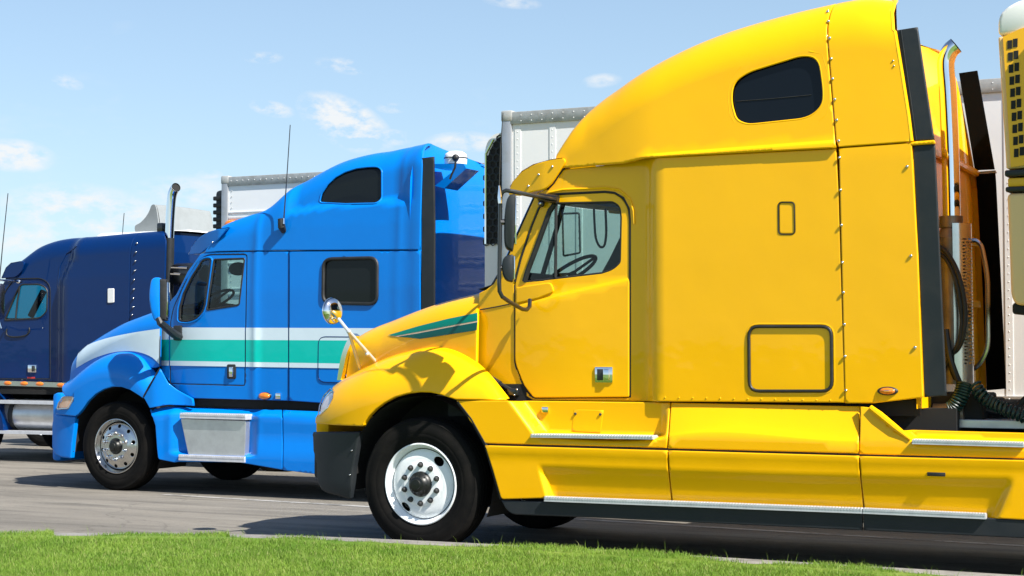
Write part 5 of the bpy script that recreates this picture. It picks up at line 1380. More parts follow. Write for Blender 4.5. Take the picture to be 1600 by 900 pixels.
# aerial on the roof shoulder
p = Sbr.at(443.5, 356, .02)
ab = MB().tube([Sbr.at(443.5, 362, .0), Sbr.at(444, 355, .05), (p.x, p.y - .05, p.z + .10)], [.03, .045, .03], 10).build('aerial_base', 'black', B)
ya = p.y - .05
MB().tube([(W(x, y, ya)[0], ya, W(x, y, ya)[1]) for x, y in [(443.5, 350), (443.5, 341)]], [.014, .010], 8).build('aerial_ferrule', 'chrome', B)
MB().tube([(W(x, y, ya)[0], ya, W(x, y, ya)[1]) for x, y in [(443.5, 343), (448, 280), (453.5, 195)]], [.008, .006, .005], 6).build('aerial_whip', 'blackg', B)
# satellite dome on its bracket behind the roof
yd = YB + .3
while W(712, 250, yd)[0] > X1b + .33: yd += .01
zd_ = lambda x, y: W(x, y, yd)[1]
cx_, zt_ = W(712, 236, yd); zb_d = W(712, 257, yd)[1]; rd = 18.0 / (F / ((Vector((cx_, yd, zt_)) - CAM).dot(FWD))); 
DM = MB().lathe([(0, zt_ - zb_d), (rd * .6, (zt_ - zb_d) * .95), (rd * .92, (zt_ - zb_d) * .78), (rd, (zt_ - zb_d) * .5), (rd * .97, .0), (0, 0)], (cx_, yd, zb_d), 28, 'Z').build('antenna_dome', 'dome_white', B, True, 45)
MB().lathe([(rd * 1.02, (zt_ - zb_d) * .50), (rd * 1.05, (zt_ - zb_d) * .46), (rd * 1.02, (zt_ - zb_d) * .42)], (cx_, yd, zb_d), 28, 'Z').build('dome_strap', 'black', DM, True)
dc_ = (Vector((CAM.x, CAM.y, 0)) - Vector((cx_, yd, 0))).normalized()
MB().ball((cx_ + dc_.x * rd, yd + dc_.y * rd, zb_d + .06), .04, (1, 1, 1), 10, 8).build('dome_socket', 'black', DM)
bp = [(W(x, y, yd)[0], W(x, y, yd)[1]) for x, y in [(684, 258), (734, 258), (738, 265), (704, 296), (689, 292), (722, 266), (686, 264)]]
MB().prism(bp, yd - .14, yd + .16).build('antenna_bracket', 'blue', B, True)
MB().tube([(W(x, y, yd - .25)[0], yd - .25, W(x, y, yd - .25)[1]) for x, y in [(712, 252), (711, 262), (706, 272), (703, 280)]], .012, 6).build('antenna_cable', 'black', B)
yh_ = 2 * BC - YB - .45
MB().tube([(W(x, y, yh_)[0] + .02, yh_, W(x, y, yh_)[1]) for x, y in [(733, 270), (735, 290), (737, 312)]], .022, 8).build('grab_handle', 'dome_white', B)

# ============================================================ NAVY TRUCK
YN = 7.8; GN = gz(YN + .15); NC = YN + 1.2
XN = lambda px, y=YN: W(px, 450, y)[0]
Nv = root('semi_truck', (XN(-48), YN, GN), 'dark navy sleeper semi truck with round silver fuel tank, third from the grass', 'truck', 'semi trucks parked side by side')
nstep0, nstep1 = XN(79), XN(93)
def yn(X, z):
    zt = W(85, 440, YN)[1]; sh = max(0, z - zt) * .55
    y = YN + .16 - .12 * smooth01((X - nstep0 - sh) / (nstep1 - nstep0 + .08))
    return y + .04 * max(0, z - 2.6)
ns = [(26, 411), (39, 404.5), (50, 394), (60, 386), (72, 380), (88, 375), (105.5, 372), (150, 370), (183, 367), (215, 364), (244, 361.7), (258, 360.5)]
NP = [W(x, y, YN + .35) for x, y in ns]; nzt = interp(NP)
Snr = Surf(yn, nzt, lambda X: max(.1, min(.32, (nzt(X) - 2.7) * .8)), lambda X: .28)
X0n = NP[0][0] + .02; X1n = NP[-1][0]
ndoor = rnd([(-25, 508), (-8, 490), (10, 452, 6), (22, 436, 8), (66, 435, 10), (78, 446, 10), (78, 592), (-5, 592)])
tpn = [(X0n + (X1n - X0n) * i / 40, QL) for i in range(41)][::-1]
nlow = [Snr.pix(*p) for p in densify([(-40, 560), (-40, 595), (80, 596), (208, 606)], 10, False)]
nrt = [Snr.pix(*p) for p in densify([(209, 606), (211, 480), (214, 366)], 10, False)]
nfr = [Snr.pix(*p) for p in [(8, 437), (-10, 475), (-30, 510)]]
Xns = nrt[-1][0]; nrt = [(Xns, nrt[0][1] + (QL * .6 - nrt[0][1]) * i / 30) for i in range(31)]
nb = nlow + nrt[1:] + [(Xns, QL * .6), (Xns, QL * .9)] + [p for p in tpn if p[0] < Xns - .03] + nfr
panel('body_side', Snr, nb, 'navy', Nv, [[Snr.pix(*p) for p in densify(ndoor, 8)]], res=.09, pix=False)
panel('body_side', Snr, nb, 'navy', Nv, [[Snr.pix(*p) for p in densify(ndoor, 8)]], res=.2, pix=False, mirror=NC)
nr2 = [Snr.pix(*p) for p in densify([(230, 607), (254, 609), (256, 480), (258.5, 375)], 10, False)]
nrr = [(Xns + .008, QL * (1 - i / 10)) for i in range(11)] + [(Xns + .008, nrt[0][1] * i / 20) for i in range(1, 21)]
panel('rear_side_panel', Snr, nr2 + [(X1n, QL)] + nrr, 'navy', Nv, res=.12, pix=False)
panel('rear_side_panel', Snr, nr2 + [(X1n, QL)] + nrr, 'navy', Nv, res=.25, pix=False, mirror=NC)
strip('roof_top', Snr, X0n, X1n, NC, 'navy', Nv, .03)
b = MB()
for j in range(9):
    t = j / 8; p = Snr.map(X1n, QL); b.v += [(X1n - .02, YN + .12 + 2 * (NC - YN - .12) * t, 1.0), (X1n - .02, YN + .12 + 2 * (NC - YN - .12) * t, p.z - .3), (X1n - .06, p.y + 2 * (NC - p.y) * t, p.z)]
for j in range(8):
    for k in range(2): a = 3 * j + k; b.f.append([a, a + 1, a + 4, a + 3])
b.build('rear_wall', 'navy', Nv, False)
Snd = Surf(lambda X, z: yn(X, z) + .006)
ng = rnd([(7, 500.5, 3), (14, 484), (29, 449, 4), (34, 444.5, 3), (62, 444, 6), (74, 451, 8), (73, 487, 6), (62, 497, 5)])
ND = panel('door', Snd, shrink(ndoor, .8), 'navy', Nv, [ng], res=.08)
panel('window_glass', off_surf(Snd, -.015), shrink(ng, -.3), 'glass_blue', ND, res=.15, edge=0, thick=0)
NDf = panel('door', Snd, shrink(ndoor, .8), 'navy', Nv, [ng], res=.2, mirror=NC)
MB().tube(path_on(Snd, ng, -.004, True), .014, 6, closed=True).build('window_seal', 'black', ND)
MB().tube(path_on(Snd, [(31, 446), (27, 470), (24, 499)], -.004), .014, 6).build('vent_divider', 'black', ND)
MB().tube(path_on(Snr, shrink(ndoor, -.5), -.006, True), .010, 6, closed=True).build('door_gasket', 'black', Nv)
c = Snd.at(51, 576); h_ = MB().box((c.x - .085, c.y - .02, c.z - .06), (c.x + .085, c.y + .01, c.z + .06), .012).build('door_handle', 'chrome', ND)
MB().box((c.x + .01, c.y - .04, c.z - .045), (c.x + .06, c.y - .015, c.z + .045), .008).build('handle_paddle', 'nut', h_)
MB().tube(path_on(Snd, curve([(11, 514), (11, 523), (20, 526.5), (38, 525), (46, 519), (46, 512)], 3), .006), .012, 6).build('pull_recess', 'black', ND)
panel('door_lettering', Snd, [(20, 592.2), (36, 592.4), (36, 593.6), (20, 593.4)], 'dome_white', ND, res=.1, thick=0, edge=0, off=.004)
panel('door_mark', Snd, [(43, 589), (55, 589), (55, 592), (43, 591.4)], material('red_print', (.5, .03, .03), .5), ND, res=.1, thick=0, edge=0, off=.004)
for mi in (None, NC): panel('side_lining', Surf(lambda X, z: yn(X, z) + .06), [(-10, 478), (8, 440), (30, 432), (90, 430), (90, 590), (-20, 590)], 'interior_d', Nv, [shrink(ng, -2)], res=.3, edge=0, thick=0, mirror=mi)
xx0 = XN(100); MB().box((xx0, YN + .2, 1.0), (xx0 + .03, 2 * NC - YN - .2, 3.0)).build('sleeper_curtain', 'interior_d', Nv, False)
MB().box((XN(-25, YN + .3), YN + .25, .95), (xx0, 2 * NC - YN - .25, 1.05)).build('cab_floor', 'interior_d', Nv, False)
MB().box((XN(-25, YN + .3), YN + .25, 1.0), (XN(20, YN + .3), 2 * NC - YN - .25, W(15, 497, YN + .3)[1]), .05).build('dashboard', 'interior_d', Nv)
a_, b2 = Snr.map(*Snr.pix(60, 470)), 0
MB().tube([(W(48, 494, YN + .5)[0], YN + .5, W(48, 494, YN + .5)[1]), (W(68, 455, YN + .5)[0], YN + .5, W(68, 455, YN + .5)[1])], .05, 8).build('seat_belt_post', 'interior_d', Nv)
nv = rnd([(2, 435), (9, 418, 4), (17, 410.5, 4), (33, 407.5, 3), (38, 410), (34, 424, 6), (24, 433, 4)])
Snv = Surf(lambda X, z: yn(X, 2.7) - .04); panel('sun_visor', Snv, nv, 'navy', Nv, res=.07, thick=.02, back=True); panel('sun_visor', Snv, nv, 'navy', Nv, res=.2, thick=.02, back=True, mirror=NC)
vp = [Snv.at(*p) for p in [(2, 434), (9, 418), (17, 410.5), (33, 408)]]; b = MB()
for p in vp:
    for j in range(m + 1): t = j / m; b.v.append((p.x - .3 * 4 * t * (1 - t), p.y + 2 * (NC - p.y) * t, p.z))
for i in range(3):
    for j in range(m): a = i * (m + 1) + j; b.f.append([a, a + m + 1, a + m + 2, a + 1])
b.build('visor_blade', 'navy', Nv, True, 60)
wp = [Snr.map(*Snr.pix(x, y)) for x, y in [(-30, 508), (-10, 475), (8, 438)]] ; b = MB()
for p in wp:
    for j in range(m + 1): t = j / m; b.v.append((p.x - .34 * (4 * t * (1 - t)) ** .8, p.y + .01 + 2 * (NC - p.y - .01) * t, p.z))
for i in range(2):
    for j in range(m): a = i * (m + 1) + j; b.f.append([a, a + m + 1, a + m + 2, a + 1])
b.build('windscreen', 'glass_blue', Nv, True, 60)
# bonnet and nose, outside the picture on the left
nh = [(-30, 505), (-60, 512), (-95, 522), (-125, 538), (-135, 560)]
HN = [W(x, y, YN + .3) for x, y in nh][::-1]; znh = interp(HN)
Snh = Surf(lambda X, z: YN + .15 + .4 * max(0, (HN[-1][0] - X) / (HN[-1][0] - HN[0][0])) ** 1.6, znh, lambda X: .25, lambda X: .3)
hpn = [(HN[0][0] + (HN[-1][0] - HN[0][0]) * i / 16, QL) for i in range(17)][::-1] + [(HN[0][0], 0), (HN[0][0], -.45), (HN[-1][0], -.7)]
panel('hood', Snh, hpn, 'navy', Nv, res=.12, pix=False); panel('hood_side', Snh, hpn, 'navy', Nv, res=.25, pix=False, mirror=NC)
strip('hood_top', Snh, HN[0][0], HN[-1][0], NC, 'navy', Nv, .05, n=10)
MB().box((HN[0][0] - .05, YN + .5, .6), (HN[0][0] + .05, 2 * NC - YN - .5, HN[0][1]), .04).build('grille', 'chrome', Nv)
xf = XN(-48)
fpts = [(xf + .74 * math.cos(a), .42 + GN + .78 * math.sin(a)) for a in [math.radians(180 - 9 * i) for i in range(21)]] + [(xf + .58 * math.cos(a), .42 + GN + .60 * math.sin(a)) for a in [math.radians(9 * i) for i in range(21)]]
for yy in (YN - .02, 2 * NC - YN - .42): MB().prism(fpts, yy, yy + .44).build('fender', 'navy', Nv, True, 50)
MB().box((xf - 1.1, YN + .1, .3), (xf - .85, 2 * NC - YN - .1, .75), .08).build('bumper', 'chrome', Nv)
wheel(Nv, xf, YN, 'alu', zg=GN, detail=False); wheel(Nv, xf, 2 * NC - YN, 'alu', flip=-1, detail=False, zg=gz(2 * NC - YN) + .02)
for xx in (5.6, 6.9): wheel(Nv, xf + xx, YN, 'alu', detail=False, zg=GN); wheel(Nv, xf + xx, 2 * NC - YN, 'alu', flip=-1, detail=False, zg=gz(2 * NC - YN))
MB().box((xf - .7, YN + .75, .5), (xf + 7.6, YN + 1.65, .85)).build('frame', 'dark', Nv, False)
MB().box((xf + .8, YN + .75, .3), (X1n, 2 * NC - YN - .3, .98)).build('chassis_boxes', 'dark', Nv, False)
MB().box((xf + .4, YN + .2, .85), (X1n, YN + .9, 1.0)).build('cab_underside', 'dark', Nv, False)
# silver sill strip with amber lamps
ssx = [W(x, y, YN + .0) for x, y in [(-10, 594.5), (105, 598), (105, 605.5), (-10, 602)]]; S_sill = MB().prism(ssx, YN - .01, YN + .10).build('sill_trim', 'stainless', Nv, False)
for x, y in [(11, 598.8), (36.6, 599.4), (61, 600), (94, 601.8)]:
    p = W(x, y, YN - .02); MB().ball((p[0], YN - .012, p[1]), .065, (1.15, .3, .5), 14, 8).build('sill_lamp', 'amber', S_sill)
# fuel tank with straps, steps above and below
ty = YN + .32; tz = W(40, 648, ty)[1]; tr_ = (W(40, 622, YN + .2)[1] - W(40, 672, YN + .2)[1]) / 2
x0t, x1t = XN(-30, ty), XN(150, ty)
FT = MB().tube([(x0t, ty, tz), (x0t + .03, ty, tz), (x1t - .03, ty, tz), (x1t, ty, tz)], [tr_ * .9, tr_, tr_, tr_ * .9], 36).build('fuel_tank', 'brushed', Nv, True, 40)
for px in (12, 118):
    xs_ = XN(px, YN); MB().tube([(xs_ - .04, ty, tz), (xs_ + .04, ty, tz)], tr_ + .012, 36).build('tank_strap', 'black', FT, True, 40)
for (ya_, yb_, w_) in ((624.5, 630, .20), (672, 677, .16)):
    q0, q1 = W(-30, ya_, YN - .03), W(150, ya_ + 3.5, YN - .03); t_ = (yb_ - ya_) / 104
    bb_ = MB(); bb_.add([(q0[0], YN - .03, q0[1]), (q1[0], YN - .03, q1[1]), (q1[0], YN - .03, q1[1] - t_), (q0[0], YN - .03, q0[1] - t_), (q0[0], YN + w_, q0[1]), (q1[0], YN + w_, q1[1]), (q1[0], YN + w_, q1[1] - t_), (q0[0], YN + w_, q0[1] - t_)], [[0, 1, 2, 3], [4, 7, 6, 5], [0, 4, 5, 1], [3, 2, 6, 7], [0, 3, 7, 4], [1, 5, 6, 2]])
    bb_.build('running_board', 'alu', Nv, False)
# vent, rivets, chrome bars
panel('side_vent', off_surf(Snr, .012), [Snr.pix(*p) for p in densify(rnd([(168.5, 451, 2), (178.5, 450.5, 2), (178.5, 473, 2), (168.5, 473.5, 2)]), 4)], 'dome_white', Nv, res=.05, pix=False)
rivets('rivet', [Snr.map(*Snr.pix(x, y)) + Vector((0, -.01, 0)) for x, y in [(214.5, 380), (213, 394), (212, 408), (211, 423), (210, 437), (209.5, 452), (209, 466), (208.5, 480), (207, 492)]], Nv, .016)
MB().tube(path_on(Snr, [(89, 590), (89.5, 500), (90.5, 440), (94, 415), (104, 396), (120, 384)], .0), .010, 6).build('corner_bead', 'navy', Nv)
yv = YN + .2; MB().box((XN(268, yv) - .05, yv, W(268, 446, yv)[1]), (XN(300, yv), yv + .5, W(268, 411, yv)[1]), .08).build('battery_box', 'blackg', Nv)
for (xa, xb_, y) in ((268, 293, 417.5), (267, 282, 427.5)):
    MB().tube([(W(xa, y, yv - .1)[0], yv - .1, W(xa, y, yv - .1)[1]), (W(xb_, y + 1, yv - .1)[0], yv - .1, W(xb_, y + 1, yv - .1)[1])], .018, 6).build('chrome_bar', 'chrome', Nv)
# stack
ysn = YN + .28; nsw = lambda x, y: (W(x, y, ysn)[0], ysn, W(x, y, ysn)[1])
sp = [nsw(*p) for p in curve([(264.5, 376), (265.5, 350), (267, 325), (268.5, 308), (270.5, 300), (274, 293)], 4)]
sp[-1] = (sp[-1][0] + .03, sp[-1][1] - .02, sp[-1][2])
b = MB(); b.tube(sp, .068, 18, caps=False); ins_ = [tuple(p) for p in sp][::-1]; b.tube(ins_, .060, 18, caps=False)
b.build('exhaust_stack', 'chrome', Nv, True, 60, fix=False)
d_ = (Vector(sp[-1]) - Vector(sp[-2])).normalized(); MB().tube([Vector(sp[-1]) - d_ * .02, Vector(sp[-1]) - d_ * .01], .062, 18).build('stack_bore', 'dark', Nv)
MB().tube([nsw(262.5, 480), nsw(264.5, 372)], .075, 18).build('muffler_shield', 'charcoal', Nv)
p = W(252, 357, YN + .3); MB().box((p[0] - .05, YN + .25, p[1] - .06), (p[0] + .06, YN + .4, p[1] + .08), .02).build('stack_bracket', 'blackg', Nv)
# mirror arm and mirror
ym_ = YN - .3; aw = lambda x, y, yy=ym_: (W(x, y, yy)[0], yy, W(x, y, yy)[1])
NM = MB().tube([aw(-20, 436), aw(0, 437.5), aw(20, 439, YN - .1), aw(34, 440.5, YN + .12)], .016, 8).build('mirror_arm', 'chrome', Nv)
MB().ball(aw(29, 440, YN + .05), .035, (1.2, 1, 1), 10, 8).build('arm_clamp', 'chrome', NM)
p = W(-3, 470, ym_); MB().box((p[0] - .06, ym_ - .1, p[1] - .28), (p[0] + .06, ym_ + .1, p[1] + .26), .04).build('mirror_housing', 'stainless', NM)
MB().tube([aw(-2, 500), aw(2, 512), aw(6, 516, YN), aw(10, 510, YN + .14)], .014, 6).build('mirror_arm', 'chrome', Nv)
MB().tube([(W(x, y, YN - .35)[0], YN - .35, W(x, y, YN - .35)[1]) for x, y in [(-1, 440), (4, 385), (12.5, 302)]], [.009, .007, .006], 6).build('aerial_whip', 'charcoal', Nv)
yfar = 2 * NC - YN - .3
MB().tube([(W(x, y, yfar)[0], yfar, W(x, y, yfar)[1]) for x, y in [(191, 372), (192.5, 350), (194, 333)]], .006, 6).build('aerial_whip', 'charcoal', Nv)

# ============================================================ far white truck with the roof deflector
YW_ = 11.7; GW = gz(YW_)
xw_ = W(235, 340, YW_ + .5)[0]
FT_ = root('semi_truck', (xw_ - 2.2, YW_, GW), 'white truck behind the navy one, only its pale roof deflector showing', 'truck', 'semi trucks parked side by side')
dfl = [W(x, y, YW_ + .4) for x, y in curve([(211, 362), (211, 353), (219, 348), (227.7, 339), (233.5, 329), (236, 322), (239, 319.5), (242, 320.5), (244.5, 328), (247, 345), (249, 362)], 3)]
zr_ = min(p[1] for p in dfl)
for yy in (YW_ + .40, YW_ + 1.98): MB().prism(dfl, yy, yy + .03).build('deflector_cheek', 'fibre', FT_, True)
fl = [W(x, y, YW_ + .4) for x, y in curve([(211, 353), (219, 348), (227.7, 339), (233.5, 329), (237.5, 320.3), (243.5, 322.5), (248, 345), (249, 362)], 4)]
b = MB()
for p in fl: b.v += [(p[0] + .0, YW_ + .43, p[1]), (p[0] - .05, YW_ + .9, p[1] + .02), (p[0] - .05, YW_ + 1.5, p[1] + .02), (p[0], YW_ + 1.98, p[1])]
for i in range(len(fl) - 1):
    for j in range(3): a = 4 * i + j; b.f.append([a, a + 1, a + 5, a + 4])
b.build('roof_deflector', 'fibre', FT_, True, 60)
xa_, xb_2 = xw_ - 1.0, xw_ + 1.2
MB().box((xa_, YW_ + .1, 1.1), (xb_2, YW_ + 2.3, zr_), .15, seg=3).build('cab', 'white_paint', FT_)
MB().box((xa_ - 1.9, YW_ + .4, .9), (xa_ + .05, YW_ + 2.0, 1.75), .15, seg=3).build('hood', 'white_paint', FT_)
MB().box((xa_ - 1.8, YW_ + .5, .5 + GW), (xw_ + 5, YW_ + 1.9, 1.0)).build('frame', 'dark', FT_, False)
for xx in (xa_ - 1.0, xw_ + 3.4, xw_ + 4.7):
    wheel(FT_, xx, YW_, 'steel', detail=False, zg=GW); wheel(FT_, xx, YW_ + 2.4, 'steel', flip=-1, detail=False, zg=gz(YW_ + 2.4))

# ============================================================ trailers
def trailer(label, y0, X0, ztop, zbot, L=14.6, g=0.0, side='plain', rails=True, rgroup='box trailers behind the trucks', vis=None):
    T = root('box_trailer', (X0, y0, gz(y0)), label, 'trailer', rgroup); w = 2.55
    MB().box((X0 + .02, y0 + .012, zbot + .02), (X0 + L, y0 + w - .012, ztop - .03)).build('box', 'trailer', T, False)
    # front corner posts, top and bottom rails stand proud of the sheets
    rl = MB().box((X0 - .01, y0 - .012, ztop - .13), (X0 + L, y0 + .03, ztop), .008).build('top_rail', 'galv', T)
    MB().box((X0 - .01, y0 + w - .03, ztop - .16), (X0 + L, y0 + w + .012, ztop), .008).build('top_rail', 'galv', T)
    MB().box((X0 - .03, y0 - .014, zbot), (X0 + .09, y0 + .08, ztop - .0), .02).build('corner_post', 'trailer_edge' , T)
    MB().box((X0 - .03, y0 + w - .08, zbot), (X0 + .09, y0 + w + .014, ztop), .02).build('corner_post', 'trailer_edge', T)
    MB().box((X0 - .035, y0 - .02, ztop - .10), (X0 + .10, y0 + .09, ztop + .02), .02).build('corner_cap', 'galv', T)
    for k, (z0, z1, o_) in enumerate(((zbot + .13, zbot + .19, .016), (zbot + .03, zbot + .12, .006), (zbot - .03, zbot + .02, .022))):
        MB().box((X0, y0 - o_, z0), (X0 + L, y0 + .02, z1), .006).build('bottom_rail', 'trailer_edge', T)
    MB().box((X0 + .02, y0 + .02, ztop - .035), (X0 + L, y0 + w - .02, ztop - .015)).build('roof', 'trailer', T, False)
    rv = MB(); rz = MB()
    if side == 'rivet':
        k = 0; x = X0 + .14
        first = None
        while x < X0 + L:       # sheet lap joints: each sheet laps 3 mm over the last, with a row of rivets
            zz = zbot + .25
            lap = MB().box((x - .02, y0 + .006, zbot + .19), (x + .045, y0 + .014, ztop - .16), .0).build('lap_joint', 'trailer', T, False)
            if X0 <= x < X0 + 9:
                while zz < ztop - .2: rv.ball((x + .012, y0 + .006, zz), .006, (1, .7, 1), 6, 4); zz += .075
            x += (.40, .30)[k % 2] if k < 2 else .61; k += 1
        n = 0
        while n * .12 < 9: rv.ball((X0 + .2 + n * .12, y0 - .013, ztop - .04), .0055, (1, .7, 1), 6, 4); rv.ball((X0 + .2 + n * .12, y0 - .013, ztop - .10), .0055, (1, .7, 1), 6, 4); rv.ball((X0 + .2 + n * .12, y0 - .017, zbot + .16), .010, (1, .7, 1), 6, 4); n += 1
        rv.build('trailer_rivets', 'trailer', T, True, 80, fix=False, kind='stuff')
    else:
        pts = []; z = zbot + .22; k = 0
        while z < ztop - .34:   # ribbed side sheet
            MB().box((X0 + .09, y0 - .006, z), (X0 + L, y0 + .012, z + .05), .012).build('side_rib', 'white_paint', T); 
            MB().box((X0 + .09, y0 - .004, z + .085), (X0 + L, y0 + .012, z + .115), .010).build('side_rib', 'white_paint', T); z += .36
        x = X0 + .14
        while x < X0 + 5: 
            zz = ztop - .2
            while zz > zbot + .3 and x < X0 + .2: rv.ball((x, y0 + .008, zz), .008, (1, .7, 1), 6, 4); zz -= .08
            rv.ball((x, y0 - .013, ztop - .06), .010, (1, .7, 1), 6, 4); x += .10
        rv.build('trailer_rivets', 'trailer_edge', T, True, 80, fix=False, kind='stuff')
    g_ = gz(y0 + .15)
    for xx in (X0 + L - 2.6, X0 + L - 1.3):
        wheel(T, xx, y0 + .03, 'steel', detail=False, zg=g_); wheel(T, xx, y0 + w - .03, 'steel', flip=-1, detail=False, zg=gz(y0 + w))
    MB().box((X0 + L - 3.4, y0 + .5, .5), (X0 + L - .5, y0 + w - .5, zbot), .02).build('bogie', 'dark', T, False)
    for yy in (y0 + .45, y0 + w - .6): MB().box((X0 + 2.6, yy, .15 + g_), (X0 + 2.75, yy + .15, zbot), .01).build('landing_leg', 'galv', T)
    return T
# --- trailer behind the blue truck: plain riveted white sheets, reefer with honeycomb side grilles
yT = YB + .02; xT, zT = W(788, 176, yT); zTb = W(1590, 652, yT)[1]
T2 = trailer('white riveted trailer behind the blue truck, with black honeycomb grille unit', yT, xT, zT, zTb, side='rivet')
yr = yT + .16; r0 = W(755, 300, yr)[0]; zr1 = W(783, 208, yr)[1]; zr0 = W(770, 470, yr)[1] - .2; w_ = 2.55
# housing: rounded front corners and a domed top
prof = []
for k in range(9):
    a = PI / 2 * k / 8; prof.append((r0 + .16 * (1 - math.cos(a)) + .02, zr1 - .22 + .22 * math.sin(a)))
hp = [(r0 + .02, zr0)] + prof + [(xT - .02, zr1 + .02), (xT - .02, zr0)]
U2 = MB().prism(hp, yr, yr + w_ - .32).build('reefer_unit', 'reefer', T2, True, 40)
gx0, gx1 = r0 + .045, xT - .05; gz1, gz0 = W(770, 222, yr)[1], W(770, 381, yr)[1]
gpn = rnd([(gx0, gz0), (gx1, gz0), (gx1, gz1 + .09, .02), (gx0 + .10, gz1 + .02, .06), (gx0, gz1 - .16, .1)])
MB().prism(gpn, yr - .006, yr + .01).build('grille_recess', 'dark', U2, False)
b = MB(); hr_ = .044; rows = int((gz1 - gz0 + .1) / (hr_ * 1.5)) + 1
gi = np.array(gpn)
for r in range(rows + 1):
    for c_ in range(5):
        hx_ = gx0 + .0 + c_ * hr_ * 1.78 + (r % 2) * hr_ * .89; hz_ = gz0 + .02 + r * hr_ * 1.55
        if not inside(gpn, np.array([hx_]), np.array([hz_]))[0]: continue
        o1 = [(hx_ + hr_ * 1.02 * math.sin(a), hz_ + hr_ * 1.02 * math.cos(a)) for a in [PI / 3 * k for k in range(6)]]
        o2 = [(hx_ + hr_ * .80 * math.sin(a), hz_ + hr_ * .80 * math.cos(a)) for a in [PI / 3 * k for k in range(6)]]
        n0 = len(b.v)
        for p in o1: b.v.append((p[0], yr - .016, p[1]))
        for p in o2: b.v.append((p[0], yr - .014, p[1]))
        for p in o2: b.v.append((p[0], yr + .004, p[1]))
        for k in range(6): k2 = (k + 1) % 6; b.f += [[n0 + k, n0 + k2, n0 + 6 + k2, n0 + 6 + k], [n0 + 6 + k, n0 + 6 + k2, n0 + 12 + k2, n0 + 12 + k]]
b.build('honeycomb_grille', 'charcoal', U2, False, kind='stuff')
MB().tube([(gx0 - .01, yr - .01, gz0), (gx0 - .01, yr - .01, gz1 - .12), (gx0 + .08, yr - .01, gz1 + .03)], .014, 8).build('grille_edge', 'chrome', U2)
MB().box((r0 - .03, yr + .3, zr0 + .5), (r0 + .04, yr + w_ - .6, zr1 - .4), .04).build('front_cowl', 'charcoal', U2)
# --- trailer behind the navy truck: ribbed, with black louvred unit
yT3 = YN + .02; xT3, zT3 = W(349, 277, yT3)
T3 = trailer('white ribbed trailer behind the navy truck, with weathered top rail', yT3, xT3, zT3, 1.15 + GN, side='rib')
yr3 = yT3 + .2; x03 = W(335, 320, yr3)[0]; z13 = W(340, 297, yr3)[1]
U3 = MB().box((x03, yr3, 1.9), (xT3 - .03, yr3 + 2.1, z13), .06, seg=3).build('reefer_unit', 'charcoal', T3)
for i in range(16):
    z = z13 - .12 - i * .10; MB().box((x03 - .015, yr3 - .02, z - .03), (xT3 - .06, yr3 + .03, z + .03), .012).build('louvre', 'black', U3)
p = W(357, 351, yT3 - .02); MB().ball((p[0] + .05, yT3 - .02, p[1]), .11, (1.1, .5, .6), 16, 8).build('clearance_lamp', 'amber', T3)
# --- trailer of the yellow truck: only the refrigeration unit is in the picture
yr1 = .18; xq = W(1558, 150, yr1)[0]; zq1 = W(1590, 4, yr1)[1]
xT1 = xq + .62
T1 = trailer('white trailer of the yellow truck, with yellow and off-white refrigeration unit at right edge', -.02, xT1, 4.05, 1.2, side='rivet')
w1 = W(1562, 300, yr1)[0]
def prx(pts): return [W(x, y, yr1) for x, y in pts]
XR = xT1 - .01
def shell(name, pts, y0, y1, mat, par, bev=.03):
    b = bmesh.new(); vs = [b.verts.new((p[0], y0, p[1])) for p in pts]; f = b.faces.new(vs)
    r_ = bmesh.ops.extrude_face_region(b, geom=[f]); bmesh.ops.translate(b, verts=[v for v in r_['geom'] if isinstance(v, bmesh.types.BMVert)], vec=(0, y1 - y0, 0))
    bmesh.ops.recalc_face_normals(b, faces=b.faces[:])
    bmesh.ops.bevel(b, geom=b.edges[:], offset=bev, segments=3, affect='EDGES', profile=.5, clamp_overlap=True)
    return from_bm(name, b, mat, par, True, 40)
up_ = prx([(1559, 32), (1563, 20), (1575, 9), (1592, 0)]) 
zc0 = W(1560, 55, yr1)[1]; zlow = W(1570, 263, yr1)[1]
U1 = shell('reefer_unit', [(up_[0][0], zc0)] + up_ + [(XR, up_[-1][1] + .01), (XR, zc0)], yr1, yr1 + 2.1, 'reefer', T1, .03)
pa, pb = W(1559, 57, yr1), W(1572, 264, yr1); 
shell('unit_side', [(pa[0], pa[1]), (pb[0], pb[1]), (XR, pb[1] + .02), (XR, pa[1])], yr1 + .006, yr1 + 2.09, 'tan', U1, .015)
ga = [W(x, y, yr1) for x, y in [(1567.5, 58), (1593, 46), (1640, 30), (1640, 250), (1603, 258), (1580, 261.5)]]
MB().prism([(min(p[0], XR - .02), p[1]) for p in ga], yr1 - .012, yr1 + .02).build('side_grille', 'yellow_mesh', U1, False)
for i in range(10):
    for j in range(2):
        x = 1578 + j * 8.8 + i * 1.15; y = 70 + i * 18.8 - j * 2.6
        c = W(x, y, yr1); 
        if c[0] > XR - .06: continue
        MB().prism([(c[0] - .0155, c[1] - .030), (c[0] + .0155, c[1] - .029), (c[0] + .017, c[1] + .030), (c[0] - .014, c[1] + .028)], yr1 - .0155, yr1 - .006).build('grille_slot', 'dark', U1, False)
bl = prx([(1570, 266), (1573, 276)]); 
MB().box((bl[0][0], yr1 - .015, bl[1][1]), (XR, yr1 + 2.05, bl[0][1]), .012).build('unit_seal', 'black', U1)
b3 = prx([(1574, 278), (1574, 292)]); MB().box((b3[0][0], yr1 + .01, b3[1][1]), (XR, yr1 + 2.0, b3[0][1]), .01).build('unit_band', 'yellow_mesh', U1)
